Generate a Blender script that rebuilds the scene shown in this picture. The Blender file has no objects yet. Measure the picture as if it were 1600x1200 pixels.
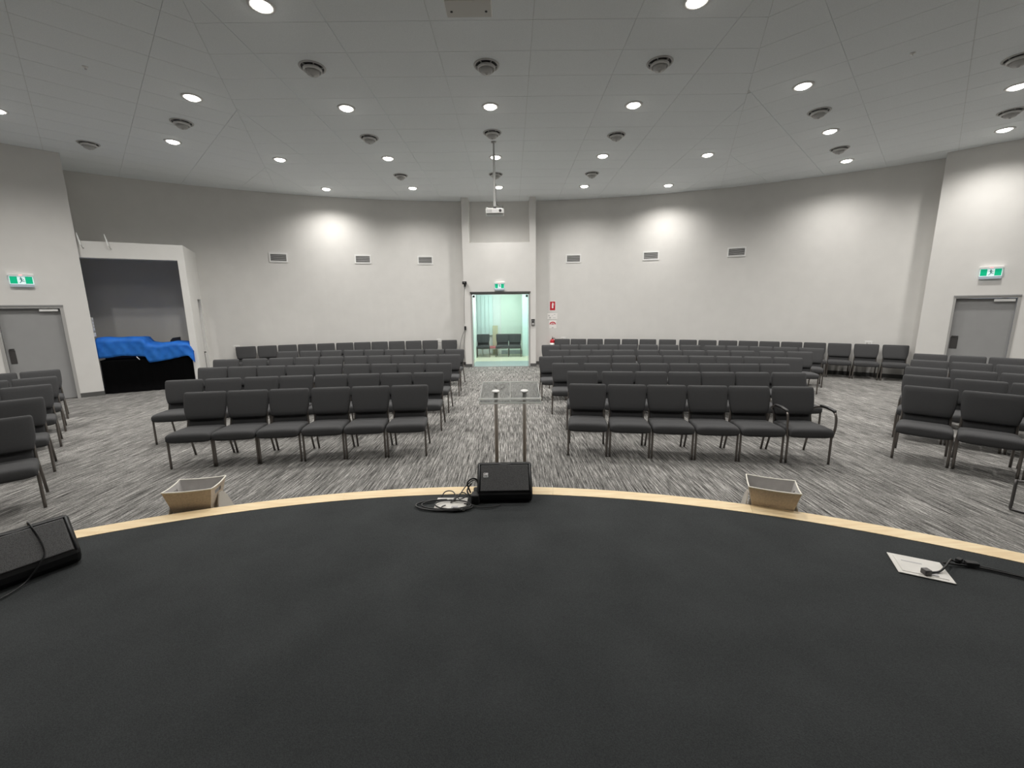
import bpy, bmesh, math, random
from mathutils import Vector, Matrix
random.seed(7)
PI = math.pi
SC = bpy.context.scene
C = SC.collection

# ------------------------------------------------------------------ camera, world, exposure
CAM_H = 1.914
cam_data = bpy.data.cameras.new('camera')
cam_data.sensor_fit = 'HORIZONTAL'
cam_data.sensor_width = 36.0
cam_data.lens = 655.0 / 1600.0 * 36.0
cam_data.clip_start = 0.05
cam = bpy.data.objects.new('camera', cam_data)
C.objects.link(cam)
PITCH, ROLL = math.radians(10.43), math.radians(0.62)
cam.matrix_world = (Matrix.Translation((0, 0, CAM_H)) @ Matrix.Rotation(PI / 2 - PITCH, 4, 'X')
                    @ Matrix.Rotation(-ROLL, 4, 'Z'))
SC.camera = cam
world = bpy.data.worlds.new('world')
SC.world = world
world.use_nodes = True
bgn = world.node_tree.nodes['Background']
bgn.inputs[0].default_value = (0.75, 0.85, 1.0, 1)
bgn.inputs[1].default_value = 0.3
SC.view_settings.view_transform = 'Standard'
SC.view_settings.look = 'None'
SC.view_settings.gamma = 1.0
SC.view_settings.use_curve_mapping = False
SC.view_settings.exposure = 0.0
SC.cycles.use_denoising = True
SC.cycles.max_bounces = 10
SC.cycles.diffuse_bounces = 6
SC.cycles.transparent_max_bounces = 16
SC.cycles.caustics_reflective = False
SC.cycles.caustics_refractive = False
SC.cycles.sample_clamp_indirect = 6.0
DOWNLIGHT_W = 245.0
DOWNLIGHT_COL = (1.0, 0.965, 0.915)
LOBBY_W = 52.0

# ------------------------------------------------------------------ materials
def new_mat(name):
    m = bpy.data.materials.new(name); m.use_nodes = True
    nt = m.node_tree
    return m, nt, nt.nodes['Principled BSDF']

def mat(name, col, rough=0.6, metal=0.0, noise=0.0, nscale=40.0, bump=0.0, spec=0.5, emit=0.0, emit_col=None):
    m, nt, b = new_mat(name)
    b.inputs['Roughness'].default_value = rough
    b.inputs['Metallic'].default_value = metal
    b.inputs['Specular IOR Level'].default_value = spec
    b.inputs['Base Color'].default_value = (*col, 1)
    if noise or bump:
        tc = nt.nodes.new('ShaderNodeTexCoord')
        nz = nt.nodes.new('ShaderNodeTexNoise'); nz.inputs['Scale'].default_value = nscale
        nz.inputs['Detail'].default_value = 4
        nt.links.new(tc.outputs['Object'], nz.inputs['Vector'])
        if noise:
            cr = nt.nodes.new('ShaderNodeValToRGB')
            cr.color_ramp.elements[0].position = 0.3; cr.color_ramp.elements[1].position = 0.7
            cr.color_ramp.elements[0].color = (*[c * (1 - noise) for c in col], 1)
            cr.color_ramp.elements[1].color = (*[min(1, c * (1 + noise)) for c in col], 1)
            nt.links.new(nz.outputs['Fac'], cr.inputs['Fac'])
            nt.links.new(cr.outputs['Color'], b.inputs['Base Color'])
        if bump:
            bp = nt.nodes.new('ShaderNodeBump'); bp.inputs['Strength'].default_value = bump
            bp.inputs['Distance'].default_value = 0.005
            nt.links.new(nz.outputs['Fac'], bp.inputs['Height'])
            nt.links.new(bp.outputs['Normal'], b.inputs['Normal'])
    if emit:
        b.inputs['Emission Color'].default_value = (*(emit_col or col), 1)
        b.inputs['Emission Strength'].default_value = emit
    return m

def carpet_mat():
    m, nt, b = new_mat('striped_carpet')
    N, K = nt.nodes, nt.links
    tc = N.new('ShaderNodeTexCoord')
    def streak(sx, sy, seed, det):
        mp = N.new('ShaderNodeMapping'); mp.inputs['Scale'].default_value = (sx, sy, 1)
        mp.inputs['Location'].default_value = (seed, seed * 1.7, 0)
        K.new(tc.outputs['Object'], mp.inputs['Vector'])
        n = N.new('ShaderNodeTexNoise'); n.inputs['Scale'].default_value = 1.0
        n.inputs['Detail'].default_value = det; n.inputs['Roughness'].default_value = 0.65
        K.new(mp.outputs['Vector'], n.inputs['Vector'])
        return n.outputs['Fac']
    a = streak(64, 2.2, 3.1, 4)
    c = streak(105, 5.0, 9.7, 2)
    d = streak(210, 45, 5.5, 2)
    m1 = N.new('ShaderNodeMath'); m1.operation = 'MULTIPLY_ADD'; m1.inputs[1].default_value = 0.46
    K.new(a, m1.inputs[0])
    m2 = N.new('ShaderNodeMath'); m2.operation = 'MULTIPLY'; m2.inputs[1].default_value = 0.30; K.new(c, m2.inputs[0])
    K.new(m2.outputs[0], m1.inputs[2])
    m3 = N.new('ShaderNodeMath'); m3.operation = 'MULTIPLY_ADD'; m3.inputs[1].default_value = 0.24
    K.new(d, m3.inputs[0]); K.new(m1.outputs[0], m3.inputs[2])
    cr = N.new('ShaderNodeValToRGB')
    e = cr.color_ramp.elements
    e[0].position = 0.415; e[0].color = (0.030, 0.029, 0.028, 1)
    e[1].position = 0.59; e[1].color = (0.46, 0.45, 0.43, 1)
    x = e.new(0.47); x.color = (0.14, 0.137, 0.131, 1)
    x = e.new(0.53); x.color = (0.22, 0.215, 0.207, 1)
    K.new(m3.outputs[0], cr.inputs['Fac'])
    # broad plank-to-plank shade
    br = N.new('ShaderNodeTexBrick'); br.inputs['Scale'].default_value = 1.0
    br.inputs['Brick Width'].default_value = 1.0; br.inputs['Row Height'].default_value = 0.25
    br.inputs['Mortar Size'].default_value = 0.0
    br.inputs['Color1'].default_value = (0.86, 0.86, 0.86, 1); br.inputs['Color2'].default_value = (1.1, 1.1, 1.1, 1)
    mp = N.new('ShaderNodeMapping'); mp.inputs['Rotation'].default_value = (0, 0, PI / 2)
    K.new(tc.outputs['Object'], mp.inputs['Vector']); K.new(mp.outputs['Vector'], br.inputs['Vector'])
    mx = N.new('ShaderNodeMix'); mx.data_type = 'RGBA'; mx.blend_type = 'MULTIPLY'; mx.inputs[0].default_value = 1
    K.new(cr.outputs['Color'], mx.inputs[6]); K.new(br.outputs['Color'], mx.inputs[7])
    K.new(mx.outputs[2], b.inputs['Base Color'])
    b.inputs['Roughness'].default_value = 0.95; b.inputs['Specular IOR Level'].default_value = 0.1
    bp = N.new('ShaderNodeBump'); bp.inputs['Strength'].default_value = 0.4; bp.inputs['Distance'].default_value = 0.004
    K.new(m3.outputs[0], bp.inputs['Height']); K.new(bp.outputs['Normal'], b.inputs['Normal'])
    return m

def stage_mat():
    m, nt, b = new_mat('black_stage_carpet')
    N, K = nt.nodes, nt.links
    tc = N.new('ShaderNodeTexCoord')
    n1 = N.new('ShaderNodeTexNoise'); n1.inputs['Scale'].default_value = 220; n1.inputs['Detail'].default_value = 3
    n2 = N.new('ShaderNodeTexNoise'); n2.inputs['Scale'].default_value = 2.6; n2.inputs['Detail'].default_value = 5
    K.new(tc.outputs['Object'], n1.inputs['Vector']); K.new(tc.outputs['Object'], n2.inputs['Vector'])
    ad = N.new('ShaderNodeMath'); ad.operation = 'MULTIPLY_ADD'; ad.inputs[1].default_value = 0.35
    K.new(n2.outputs['Fac'], ad.inputs[0])
    m2 = N.new('ShaderNodeMath'); m2.operation = 'MULTIPLY'; m2.inputs[1].default_value = 0.65
    K.new(n1.outputs['Fac'], m2.inputs[0]); K.new(m2.outputs[0], ad.inputs[2])
    cr = N.new('ShaderNodeValToRGB'); e = cr.color_ramp.elements
    e[0].position = 0.3; e[0].color = (0.031, 0.034, 0.035, 1)
    e[1].position = 0.7; e[1].color = (0.064, 0.069, 0.071, 1)
    K.new(ad.outputs[0], cr.inputs['Fac']); K.new(cr.outputs['Color'], b.inputs['Base Color'])
    b.inputs['Roughness'].default_value = 0.95; b.inputs['Specular IOR Level'].default_value = 0.15
    bp = N.new('ShaderNodeBump'); bp.inputs['Strength'].default_value = 0.5; bp.inputs['Distance'].default_value = 0.003
    K.new(n1.outputs['Fac'], bp.inputs['Height']); K.new(bp.outputs['Normal'], b.inputs['Normal'])
    return m

def wood_mat():
    m, nt, b = new_mat('pale_timber')
    N, K = nt.nodes, nt.links
    tc = N.new('ShaderNodeTexCoord')
    mp = N.new('ShaderNodeMapping'); mp.inputs['Scale'].default_value = (3.0, 22, 6)
    K.new(tc.outputs['Object'], mp.inputs['Vector'])
    n = N.new('ShaderNodeTexNoise'); n.inputs['Scale'].default_value = 1.5; n.inputs['Detail'].default_value = 5
    K.new(mp.outputs['Vector'], n.inputs['Vector'])
    cr = N.new('ShaderNodeValToRGB'); e = cr.color_ramp.elements
    e[0].position = 0.3; e[0].color = (0.84, 0.63, 0.36, 1)
    e[1].position = 0.72; e[1].color = (0.97, 0.80, 0.52, 1)
    K.new(n.outputs['Fac'], cr.inputs['Fac']); K.new(cr.outputs['Color'], b.inputs['Base Color'])
    b.inputs['Roughness'].default_value = 0.42
    return m

def glass_mat(name, tint, gloss=0.09, rough=0.03):
    m = bpy.data.materials.new(name); m.use_nodes = True
    nt = m.node_tree; nt.nodes.clear()
    o = nt.nodes.new('ShaderNodeOutputMaterial')
    t = nt.nodes.new('ShaderNodeBsdfTransparent'); t.inputs[0].default_value = (*tint, 1)
    g = nt.nodes.new('ShaderNodeBsdfGlossy'); g.inputs['Roughness'].default_value = rough
    lw = nt.nodes.new('ShaderNodeLayerWeight'); lw.inputs['Blend'].default_value = 0.5
    pw = nt.nodes.new('ShaderNodeMath'); pw.operation = 'POWER'; pw.inputs[1].default_value = 3.0
    fr = nt.nodes.new('ShaderNodeMath'); fr.operation = 'MULTIPLY_ADD'; fr.inputs[1].default_value = 0.35; fr.inputs[2].default_value = 0.04
    nt.links.new(lw.outputs['Facing'], pw.inputs[0]); nt.links.new(pw.outputs[0], fr.inputs[0])
    mx = nt.nodes.new('ShaderNodeMixShader')
    nt.links.new(fr.outputs[0], mx.inputs[0]); nt.links.new(t.outputs[0], mx.inputs[1]); nt.links.new(g.outputs[0], mx.inputs[2])
    nt.links.new(mx.outputs[0], o.inputs[0])
    return m

def edge_mat():  # near-white stands in for light piped to the acrylic edges
    m = bpy.data.materials.new('acrylic_bright_edge'); m.use_nodes = True
    nt = m.node_tree; nt.nodes.clear()
    o = nt.nodes.new('ShaderNodeOutputMaterial')
    d = nt.nodes.new('ShaderNodeBsdfDiffuse'); d.inputs[0].default_value = (0.95, 0.96, 0.95, 1)
    t = nt.nodes.new('ShaderNodeBsdfTranslucent'); t.inputs[0].default_value = (0.95, 0.96, 0.95, 1)
    mx = nt.nodes.new('ShaderNodeMixShader'); mx.inputs[0].default_value = 0.6
    nt.links.new(d.outputs[0], mx.inputs[1]); nt.links.new(t.outputs[0], mx.inputs[2]); nt.links.new(mx.outputs[0], o.inputs[0])
    return m

def grille_mat():
    m, nt, b = new_mat('black_speaker_grille')
    N, K = nt.nodes, nt.links
    tc = N.new('ShaderNodeTexCoord')
    v = N.new('ShaderNodeTexVoronoi'); v.inputs['Scale'].default_value = 260
    K.new(tc.outputs['Object'], v.inputs['Vector'])
    cr = N.new('ShaderNodeValToRGB'); e = cr.color_ramp.elements
    e[0].position = 0.25; e[0].color = (0.026, 0.026, 0.026, 1)
    e[1].position = 0.5; e[1].color = (0.105, 0.105, 0.108, 1)
    K.new(v.outputs['Distance'], cr.inputs['Fac']); K.new(cr.outputs['Color'], b.inputs['Base Color'])
    b.inputs['Roughness'].default_value = 0.5
    return m

M = {
 'wall': mat('grey_wall_paint', (0.74, 0.73, 0.71), 0.75, noise=0.02, nscale=3, bump=0.02),
 'booth': mat('booth_wall_paint', (0.76, 0.755, 0.735), 0.75, noise=0.02, nscale=3),
 'ceil': mat('ceiling_tile_white', (0.86, 0.90, 0.92), 0.9, noise=0.05, nscale=160, bump=0.06, spec=0.2),
 'ceil_grid': mat('ceiling_backing', (0.70, 0.72, 0.72), 0.9),
 'carpet': carpet_mat(), 'stage': stage_mat(), 'wood': wood_mat(),
 'riser': mat('stage_riser_dark', (0.03, 0.03, 0.03), 0.8),
 'skirt': mat('dark_grey_skirting', (0.10, 0.10, 0.098), 0.5),
 'door': mat('grey_door_paint', (0.33, 0.332, 0.335), 0.5, noise=0.02, nscale=5),
 'frame': mat('grey_door_frame', (0.42, 0.415, 0.405), 0.45),
 'plate': mat('brushed_dark_plate', (0.12, 0.115, 0.115), 0.4, 0.6),
 'white': mat('white_plastic', (0.88, 0.88, 0.87), 0.4),
 'offwhite': mat('off_white_plastic', (0.62, 0.61, 0.58), 0.5),
 'black': mat('black_plastic', (0.012, 0.012, 0.013), 0.45),
 'rubber': mat('black_rubber', (0.018, 0.018, 0.018), 0.6),
 'cable': mat('black_cable', (0.022, 0.022, 0.023), 0.4),
 'fabric': mat('charcoal_fabric', (0.062, 0.0625, 0.065), 0.85, noise=0.18, nscale=320, bump=0.12, spec=0.3),
 'fabric2': mat('charcoal_fabric_back', (0.052, 0.0525, 0.055), 0.85, noise=0.18, nscale=320, bump=0.12, spec=0.3),
 'steel': mat('bronze_grey_tube', (0.19, 0.172, 0.158), 0.32, 0.7),
 'chrome': mat('polished_steel', (0.62, 0.62, 0.62), 0.2, 1.0),
 'lens': mat('downlight_lens', (1, 1, 1), 0.5, emit=14.0, emit_col=(1.0, 0.95, 0.86)),
 'reflector': mat('downlight_reflector', (0.8, 0.78, 0.74), 0.25, 0.4),
 'ring': mat('white_trim_ring', (0.72, 0.72, 0.71), 0.4),
 'ventgrey': mat('grey_vent_metal', (0.50, 0.50, 0.495), 0.45),
 'ventdark': mat('dark_vent_recess', (0.06, 0.06, 0.06), 0.8),
 'exit_green': mat('exit_sign_green', (0.0, 0.36, 0.16), 0.4, emit=0.42, emit_col=(0.0, 0.60, 0.32)),
 'exit_white': mat('exit_sign_white', (0.8, 0.95, 0.95), 0.4, emit=0.42, emit_col=(0.75, 0.97, 1.0)),
 'exit_dark': mat('exit_sign_figure', (0.02, 0.16, 0.14), 0.5, emit=0.10, emit_col=(0.1, 0.5, 0.5)),
 'red_led': mat('red_indicator', (0.9, 0.2, 0.2), 0.4, emit=1.6, emit_col=(1.0, 0.35, 0.35)),
 'exit_edge': mat('clear_sign_edge', (0.55, 0.62, 0.72), 0.3),
 'blue': mat('blue_dust_sheet', (0.04, 0.30, 0.98), 0.6, noise=0.12, nscale=9, bump=0.1),
 'blackcloth': mat('black_table_cloth', (0.004, 0.004, 0.0045), 0.9, spec=0.1),
 'glass': glass_mat('green_tinted_glass', (0.95, 0.99, 0.98)),
 'glassedge': mat('glass_edge', (0.12, 0.30, 0.27), 0.15),
 'acrylic': glass_mat('clear_acrylic', (0.90, 0.91, 0.91), rough=0.02),
 'acryl_edge': edge_mat(),
 'post': mat('brownish_steel_post', (0.33, 0.29, 0.255), 0.5, 0.0),
 'basket': mat('beige_woven_basket', (0.62, 0.53, 0.43), 0.8, noise=0.12, nscale=90, bump=0.15),
 'booth_in': mat('booth_interior_shaded_grey', (0.47, 0.465, 0.455), 0.8, noise=0.02, nscale=3),
 'liner': mat('grey_basket_liner', (0.50, 0.485, 0.475), 0.85, noise=0.08, nscale=18, bump=0.12),
 'rim': mat('cream_basket_rim', (0.92, 0.89, 0.80), 0.6),
 'stand': mat('cream_basket_stand', (0.66, 0.62, 0.56), 0.6),
 'grille': grille_mat(),
 'cab': mat('speaker_cabinet_black', (0.008, 0.008, 0.009), 0.55, bump=0.1, nscale=300),
 'cab_edge': mat('speaker_edge_grey', (0.06, 0.062, 0.066), 0.5),
 'badge': mat('white_badge', (0.95, 0.95, 0.95), 0.4),
 'steelplate': mat('white_floor_plate', (0.74, 0.72, 0.68), 0.35, noise=0.06, nscale=8),
 'plate_grey': mat('floor_plate_grey_detail', (0.50, 0.49, 0.50), 0.45),  # mid grey for the floor box slot and flap
 'red': mat('safety_red', (0.55, 0.015, 0.03), 0.4),
 'pink': mat('faded_red', (0.62, 0.20, 0.22), 0.5),
 'sign_white': mat('sign_white', (0.93, 0.91, 0.89), 0.45),
 'lobby_aqua': mat('lobby_pale_aqua_panel', (0.74, 0.90, 0.88), 0.7, noise=0.03, nscale=2),
 'lobby_green': mat('lobby_pale_green_wall', (0.72, 0.83, 0.745), 0.8),
 'lobby_white': mat('lobby_white_wall', (0.80, 0.86, 0.84), 0.8),
 'lobby_floor': mat('lobby_sunlit_tile', (0.74, 0.72, 0.56), 0.3, noise=0.05, nscale=2),  # yellow cast of sunlight is put into this floor colour
 'threshold': mat('threshold_grey_tile', (0.36, 0.42, 0.43), 0.35, noise=0.08, nscale=10),
 'tan': mat('lobby_tan_board', (0.62, 0.60, 0.42), 0.6),
 'yellow': mat('yellow_tag', (0.75, 0.55, 0.12), 0.5),
 'silver': mat('card_reader_grey', (0.22, 0.22, 0.22), 0.4, 0.3),
}

# ------------------------------------------------------------------ helpers
def obj(name, bm, m, parent=None, smooth=False):
    bmesh.ops.recalc_face_normals(bm, faces=bm.faces[:])
    me = bpy.data.meshes.new(name); bm.to_mesh(me); bm.free()
    ms = m if isinstance(m, (list, tuple)) else [m]
    for k in ms: me.materials.append(M[k])
    if smooth:
        for p in me.polygons: p.use_smooth = True
    o = bpy.data.objects.new(name, me); C.objects.link(o)
    if parent is not None: o.parent = parent
    return o

def thing(name, label, cat, loc=(0, 0, 0), rotz=0.0, group=None):
    o = bpy.data.objects.new(name, None); C.objects.link(o)
    o.empty_display_size = 0.1
    o.location = loc; o.rotation_euler = (0, 0, rotz)
    o['label'] = label; o['category'] = cat
    if group: o['group'] = group
    return o

def tag(o, label, cat, group=None):
    o['label'] = label; o['category'] = cat
    if group: o['group'] = group
    return o

def struct(name, bm, m, parent=None, smooth=False):
    o = obj(name, bm, m, parent, smooth)
    if parent is None: o['kind'] = 'structure'
    return o

def dup(root, loc, rotz, label=None, group=None):
    r = root.copy(); C.objects.link(r); r.location = loc; r.rotation_euler = (0, 0, rotz)
    if label: r['label'] = label
    if group: r['group'] = group
    for ch in list(root.children):
        c = ch.copy(); C.objects.link(c); c.parent = r
        for g in ch.children:
            d = g.copy(); C.objects.link(d); d.parent = c
    return r

def B(): return bmesh.new()

def box(bm, x0, x1, y0, y1, z0, z1, mx=None, mi=0):
    vs = [Vector((x, y, z)) for x in (x0, x1) for y in (y0, y1) for z in (z0, z1)]
    if mx is not None: vs = [mx @ v for v in vs]
    v = [bm.verts.new(p) for p in vs]
    for f in ((0, 1, 3, 2), (4, 6, 7, 5), (0, 4, 5, 1), (2, 3, 7, 6), (0, 2, 6, 4), (1, 5, 7, 3)):
        fc = bm.faces.new([v[i] for i in f]); fc.material_index = mi
    return v

def bevel(bm, w, seg=2):
    bmesh.ops.bevel(bm, geom=bm.edges[:], offset=w, segments=seg, affect='EDGES', profile=0.6)
    return bm

def bbox(x0, x1, y0, y1, z0, z1, bev=0.0, seg=2, mx=None):
    bm = B(); box(bm, x0, x1, y0, y1, z0, z1, mx)
    if bev: bevel(bm, bev, seg)
    return bm

def loft(bm, rings, cap=True, closed=True, mi=0):
    vr = [[bm.verts.new(p) for p in r] for r in rings]
    n = len(vr[0])
    for a, b in zip(vr, vr[1:]):
        for i in range(n if closed else n - 1):
            f = bm.faces.new((a[i], a[(i + 1) % n], b[(i + 1) % n], b[i])); f.material_index = mi
    if cap:
        bm.faces.new(vr[0][::-1]).material_index = mi; bm.faces.new(vr[-1]).material_index = mi
    return vr

def tube(bm, pts, r, n=8, closed=False, mi=0):
    P = [Vector(p) for p in pts]
    rings = []; up = None
    L = len(P)
    for i in range(L):
        if closed: t = P[(i + 1) % L] - P[i - 1]
        else: t = P[min(i + 1, L - 1)] - P[max(i - 1, 0)]
        t.normalize()
        if up is None:
            up = Vector((0, 0, 1)) if abs(t.z) < 0.9 else Vector((1, 0, 0))
        a = t.cross(up)
        if a.length < 1e-5: a = t.cross(Vector((0, 1, 0)))
        a.normalize(); b = a.cross(t).normalized(); up = b
        rings.append([P[i] + a * (r * math.cos(2 * PI * k / n)) + b * (r * math.sin(2 * PI * k / n)) for k in range(n)])
    if closed:
        rings.append(rings[0])
        vr = [[bm.verts.new(p) for p in q] for q in rings[:-1]]; vr.append(vr[0])
        for a, b in zip(vr, vr[1:]):
            for i in range(n):
                bm.faces.new((a[i], a[(i + 1) % n], b[(i + 1) % n], b[i])).material_index = mi
    else:
        loft(bm, rings, mi=mi)

def smooth_path(pts, n=6):
    P = [Vector(p) for p in pts]
    P = [P[0] * 2 - P[1]] + P + [P[-1] * 2 - P[-2]]
    out = []
    for i in range(1, len(P) - 2):
        a, b, c, d = P[i - 1:i + 3]
        for k in range(n):
            t = k / n
            out.append(0.5 * ((2 * b) + (c - a) * t + (2 * a - 5 * b + 4 * c - d) * t * t + (3 * b - a - 3 * c + d) * t ** 3))
    out.append(P[-2])
    return out

def lathe(bm, prof, n=24, cx=0, cy=0, cz=0, mi=0):
    rings = [[(cx + r * math.cos(2 * PI * k / n), cy + r * math.sin(2 * PI * k / n), cz + z) for k in range(n)] for r, z in prof]
    loft(bm, rings, cap=True, mi=mi)

def prism(bm, poly, z0, z1, mi=0):
    a = [bm.verts.new((x, y, z0)) for x, y in poly]; b = [bm.verts.new((x, y, z1)) for x, y in poly]
    n = len(poly)
    bm.faces.new(a[::-1]).material_index = mi; bm.faces.new(b).material_index = mi
    for i in range(n): bm.faces.new((a[i], a[(i + 1) % n], b[(i + 1) % n], b[i])).material_index = mi

def frame_mx(origin, ux, uy):
    """matrix with local x along ux (horizontal), local y along uy (horizontal), z up"""
    ux = Vector((*ux, 0)).normalized(); uy = Vector((*uy, 0)).normalized()
    m = Matrix.Identity(4)
    m.col[0] = (*ux, 0); m.col[1] = (*uy, 0); m.col[3] = (*origin, 1)
    return m

# room geometry (metres): concentric hall, centre of the stage and of the rear wall
CX, CY = -0.32, -2.72
RW = 16.80           # rear wall
HC = 5.19            # ceiling
HS = 0.40            # stage
RS, RSO = 5.96, 6.10
S2 = math.sqrt(0.5)
def polar(r, deg):   # deg measured from +y towards +x
    a = math.radians(deg)
    return (CX + r * math.sin(a), CY + r * math.cos(a))

# ------------------------------------------------------------------ setting: floor, stage, walls
bm = B()
prism(bm, [polar(17.6, a) for a in range(-180, 180, 4)][::-1], -0.12, 0.0)
struct('floor', bm, 'carpet')
struct('floor', bbox(-6.0, 5.0, 14.165, 18.0, -0.08, 0.004), 'lobby_floor')
struct('floor', bbox(-1.287, 0.605, 13.60, 14.9, 0.0, 0.008), 'threshold')

def arc_wall(name, a0, a1, z0, z1, r0, r1, m, step=1.5):
    n = max(1, int(round((a1 - a0) / step)))
    an = [a0 + (a1 - a0) * i / n for i in range(n + 1)]
    bm = B(); rings = []
    for a in an:
        p, q = polar(r0, a), polar(r1, a)
        rings.append([(*p, z0), (*q, z0), (*q, z1), (*p, z1)])
    loft(bm, rings)
    return struct(name, bm, m)
arc_wall('wall_back_left', -42.5, -3.7, 0, HC, RW, RW + 0.2, 'wall')
arc_wall('wall_back_right', 3.5, 41.0, 0, HC, RW, RW + 0.2, 'wall')
arc_wall('wall_back_upper', -3.7, 3.5, 3.80, HC, RW, RW + 0.2, 'wall')
arc_wall('baseboard_back_left', -31.0, -4.1, 0, 0.10, RW - 0.014, RW, 'skirt')
arc_wall('baseboard_back_right', 3.9, 38.6, 0, 0.10, RW - 0.014, RW, 'skirt')

# projecting portal around the glass doors
PX0, PX1, PY = -1.49, 0.783, 13.53
FX0, FX1, FZ = -1.288, 0.606, 2.373
bm = B()
box(bm, PX0, -1.28, PY, 14.10, 0, HC); box(bm, 0.594, PX1, PY, 14.10, 0, HC)
box(bm, -1.28, 0.594, PY, 14.10, FZ, 3.875)
struct('wall_center', bm, 'wall')
bm = B(); box(bm, PX0 - .006, FX0, PY - .012, PY, 0, 0.10); box(bm, FX1, PX1 + .006, PY - .012, PY, 0, 0.10)
struct('baseboard_center', bm, 'skirt')

# left wall block with its door (45 degrees), local x to the right along the wall, y into the wall
ML = frame_mx((-9.45, 9.55, 0), (S2, S2), (-S2, S2))
MR = frame_mx((9.765, 10.105, 0), (S2, -S2), (S2, S2))
def door_wall(name, mx, x_lo, x_hi, d0, d1, dz, ret):
    bm = B()
    box(bm, x_lo, d0, 0, 0.22, 0, HC, mx); box(bm, d1, x_hi, 0, 0.22, 0, HC, mx)
    box(bm, d0, d1, 0, 0.22, dz, HC, mx)
    for r in ret: box(bm, r[0], r[1], 0.22, r[2], 0, HC, mx)
    return struct(name, bm, 'wall')
door_wall('wall_left', ML, -10.0, 0.0, -1.39, -0.393, 2.05, [(-0.14, 0.0, 1.95)])
door_wall('wall_right', MR, 0.0, 9.0, 0.496, 1.492, 2.05, [(0.0, 0.14, 0.95)])
struct('baseboard_left', bbox(-0.393, 0.0, -0.012, 0, 0, 0.10, mx=ML), 'skirt')
bm = B(); box(bm, 0, 0.496, -0.012, 0, 0, 0.10, MR); box(bm, 1.492, 6.0, -0.012, 0, 0, 0.10, MR)
struct('baseboard_right', bm, 'skirt')
# remaining enclosure (behind and beside the stage, outside the photograph)
wl = ML @ Vector((-10.0, 0, 0)); wr = MR @ Vector((9.0, 0, 0))
struct('wall_stage_left', bbox(wl.x - .2, wl.x, -6, wl.y + .3, 0, HC), 'wall')
struct('wall_stage_right', bbox(wr.x, wr.x + .2, -6, wr.y + .3, 0, HC), 'wall')
struct('wall_stage_back', bbox(wl.x - .2, wr.x + .2, -6.2, -6, 0, HC), 'wall')

def hall_door(name, mx, f0, f1, l0, l1, plate, closer, gap):
    d = struct(name, bbox(l0, l1, 0.075, 0.115, 0.012, 1.985, 0.003, 1, mx), 'door')
    bm = B()
    box(bm, f0, l0 - .004, -0.010, 0.10, 0, 2.05, mx); box(bm, l1 + .004, f1, -0.010, 0.10, 0, 2.05, mx)
    box(bm, l0 - .004, l1 + .004, -0.010, 0.10, 1.992, 2.05, mx)
    obj('door_frame', bm, 'frame', d)
    bm = B(); box(bm, f0 - .004, f1 + .004, -0.022, -0.008, 2.030, 2.058, mx)
    obj('head_trim', bm, 'door', d)
    bm = bbox(plate[0], plate[1], 0.068, 0.075, plate[2], plate[3], 0.002, 1, mx); obj('push_plate', bm, 'plate', d)
    bm = B(); box(bm, plate[0] + .01, plate[1] - .005, 0.05, 0.075, plate[3] + .018, plate[3] + .034, mx); obj('door_handle', bm, 'chrome', d)
    bm = bbox(closer[0], closer[1], 0.015, 0.075, closer[2], closer[3], 0.006, 2, mx); obj('door_closer', bm, 'white', d)
    bm = B(); tube(bm, [mx @ Vector(((closer[0] * .3 + closer[1] * .7), .04, closer[3])), mx @ Vector((closer[0] * .7 + closer[1] * .3 , .03, 2.0)), mx @ Vector((closer[0] - .08, .04, 2.005))], .006)
    obj('closer_arm', bm, 'plate', d)
    bm = B(); box(bm, l0, l1, 0.105, 0.12, 0.0, 0.012, mx); obj('sill', bm, 'chrome' if gap else 'skirt', d)
    return d
hall_door('door_1', ML, -1.39, -0.393, -1.335, -0.45, (-1.30, -1.21, 0.85, 1.13), (-0.755, -0.478, 1.925, 1.978), True)
hall_door('door_2', MR, 0.496, 1.492, 0.54, 1.442, (0.555, 0.68, 0.855, 1.115), (1.116, 1.423, 1.915, 1.972), False)

# double glass doors in the portal
d3 = obj('door_3', bbox(FX0 + .004, FX1 - .004, PY + .06, PY + .13, 2.304, FZ, .004, 1), 'frame'); d3['kind'] = 'structure'
for x0, x1 in ((FX0, -1.235), (0.548, FX1)):
    obj('door_jamb', bbox(x0 + .003, x1, PY - .012, PY + .13, 0.01, 2.304, .004, 1), 'frame', d3)
obj('head_trim', bbox(FX0 - .01, FX1 + .01, PY - .022, PY, 2.352, FZ + .018), 'skirt', d3)
for s, x0, x1 in ((-1, -1.220, -0.349), (1, -0.339, 0.533)):
    leaf = obj('glass_leaf', bbox(x0, x1, PY + .088, PY + .100, 0.02, 2.29), 'glass', d3)
    e = x0 if s < 0 else x1; f = x1 if s < 0 else x0
    bm = B(); box(bm, e - .004, e + .004, PY + .084, PY + .104, 0.02, 2.29)
    obj('leaf_edge', bm, 'glassedge', leaf)
    w = -s
    a = e + w * .065
    obj('patch_fitting', bbox(min(e, a), max(e, a), PY + .078, PY + .11, 2.215, 2.29, .003, 1), 'plate', leaf)
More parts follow.
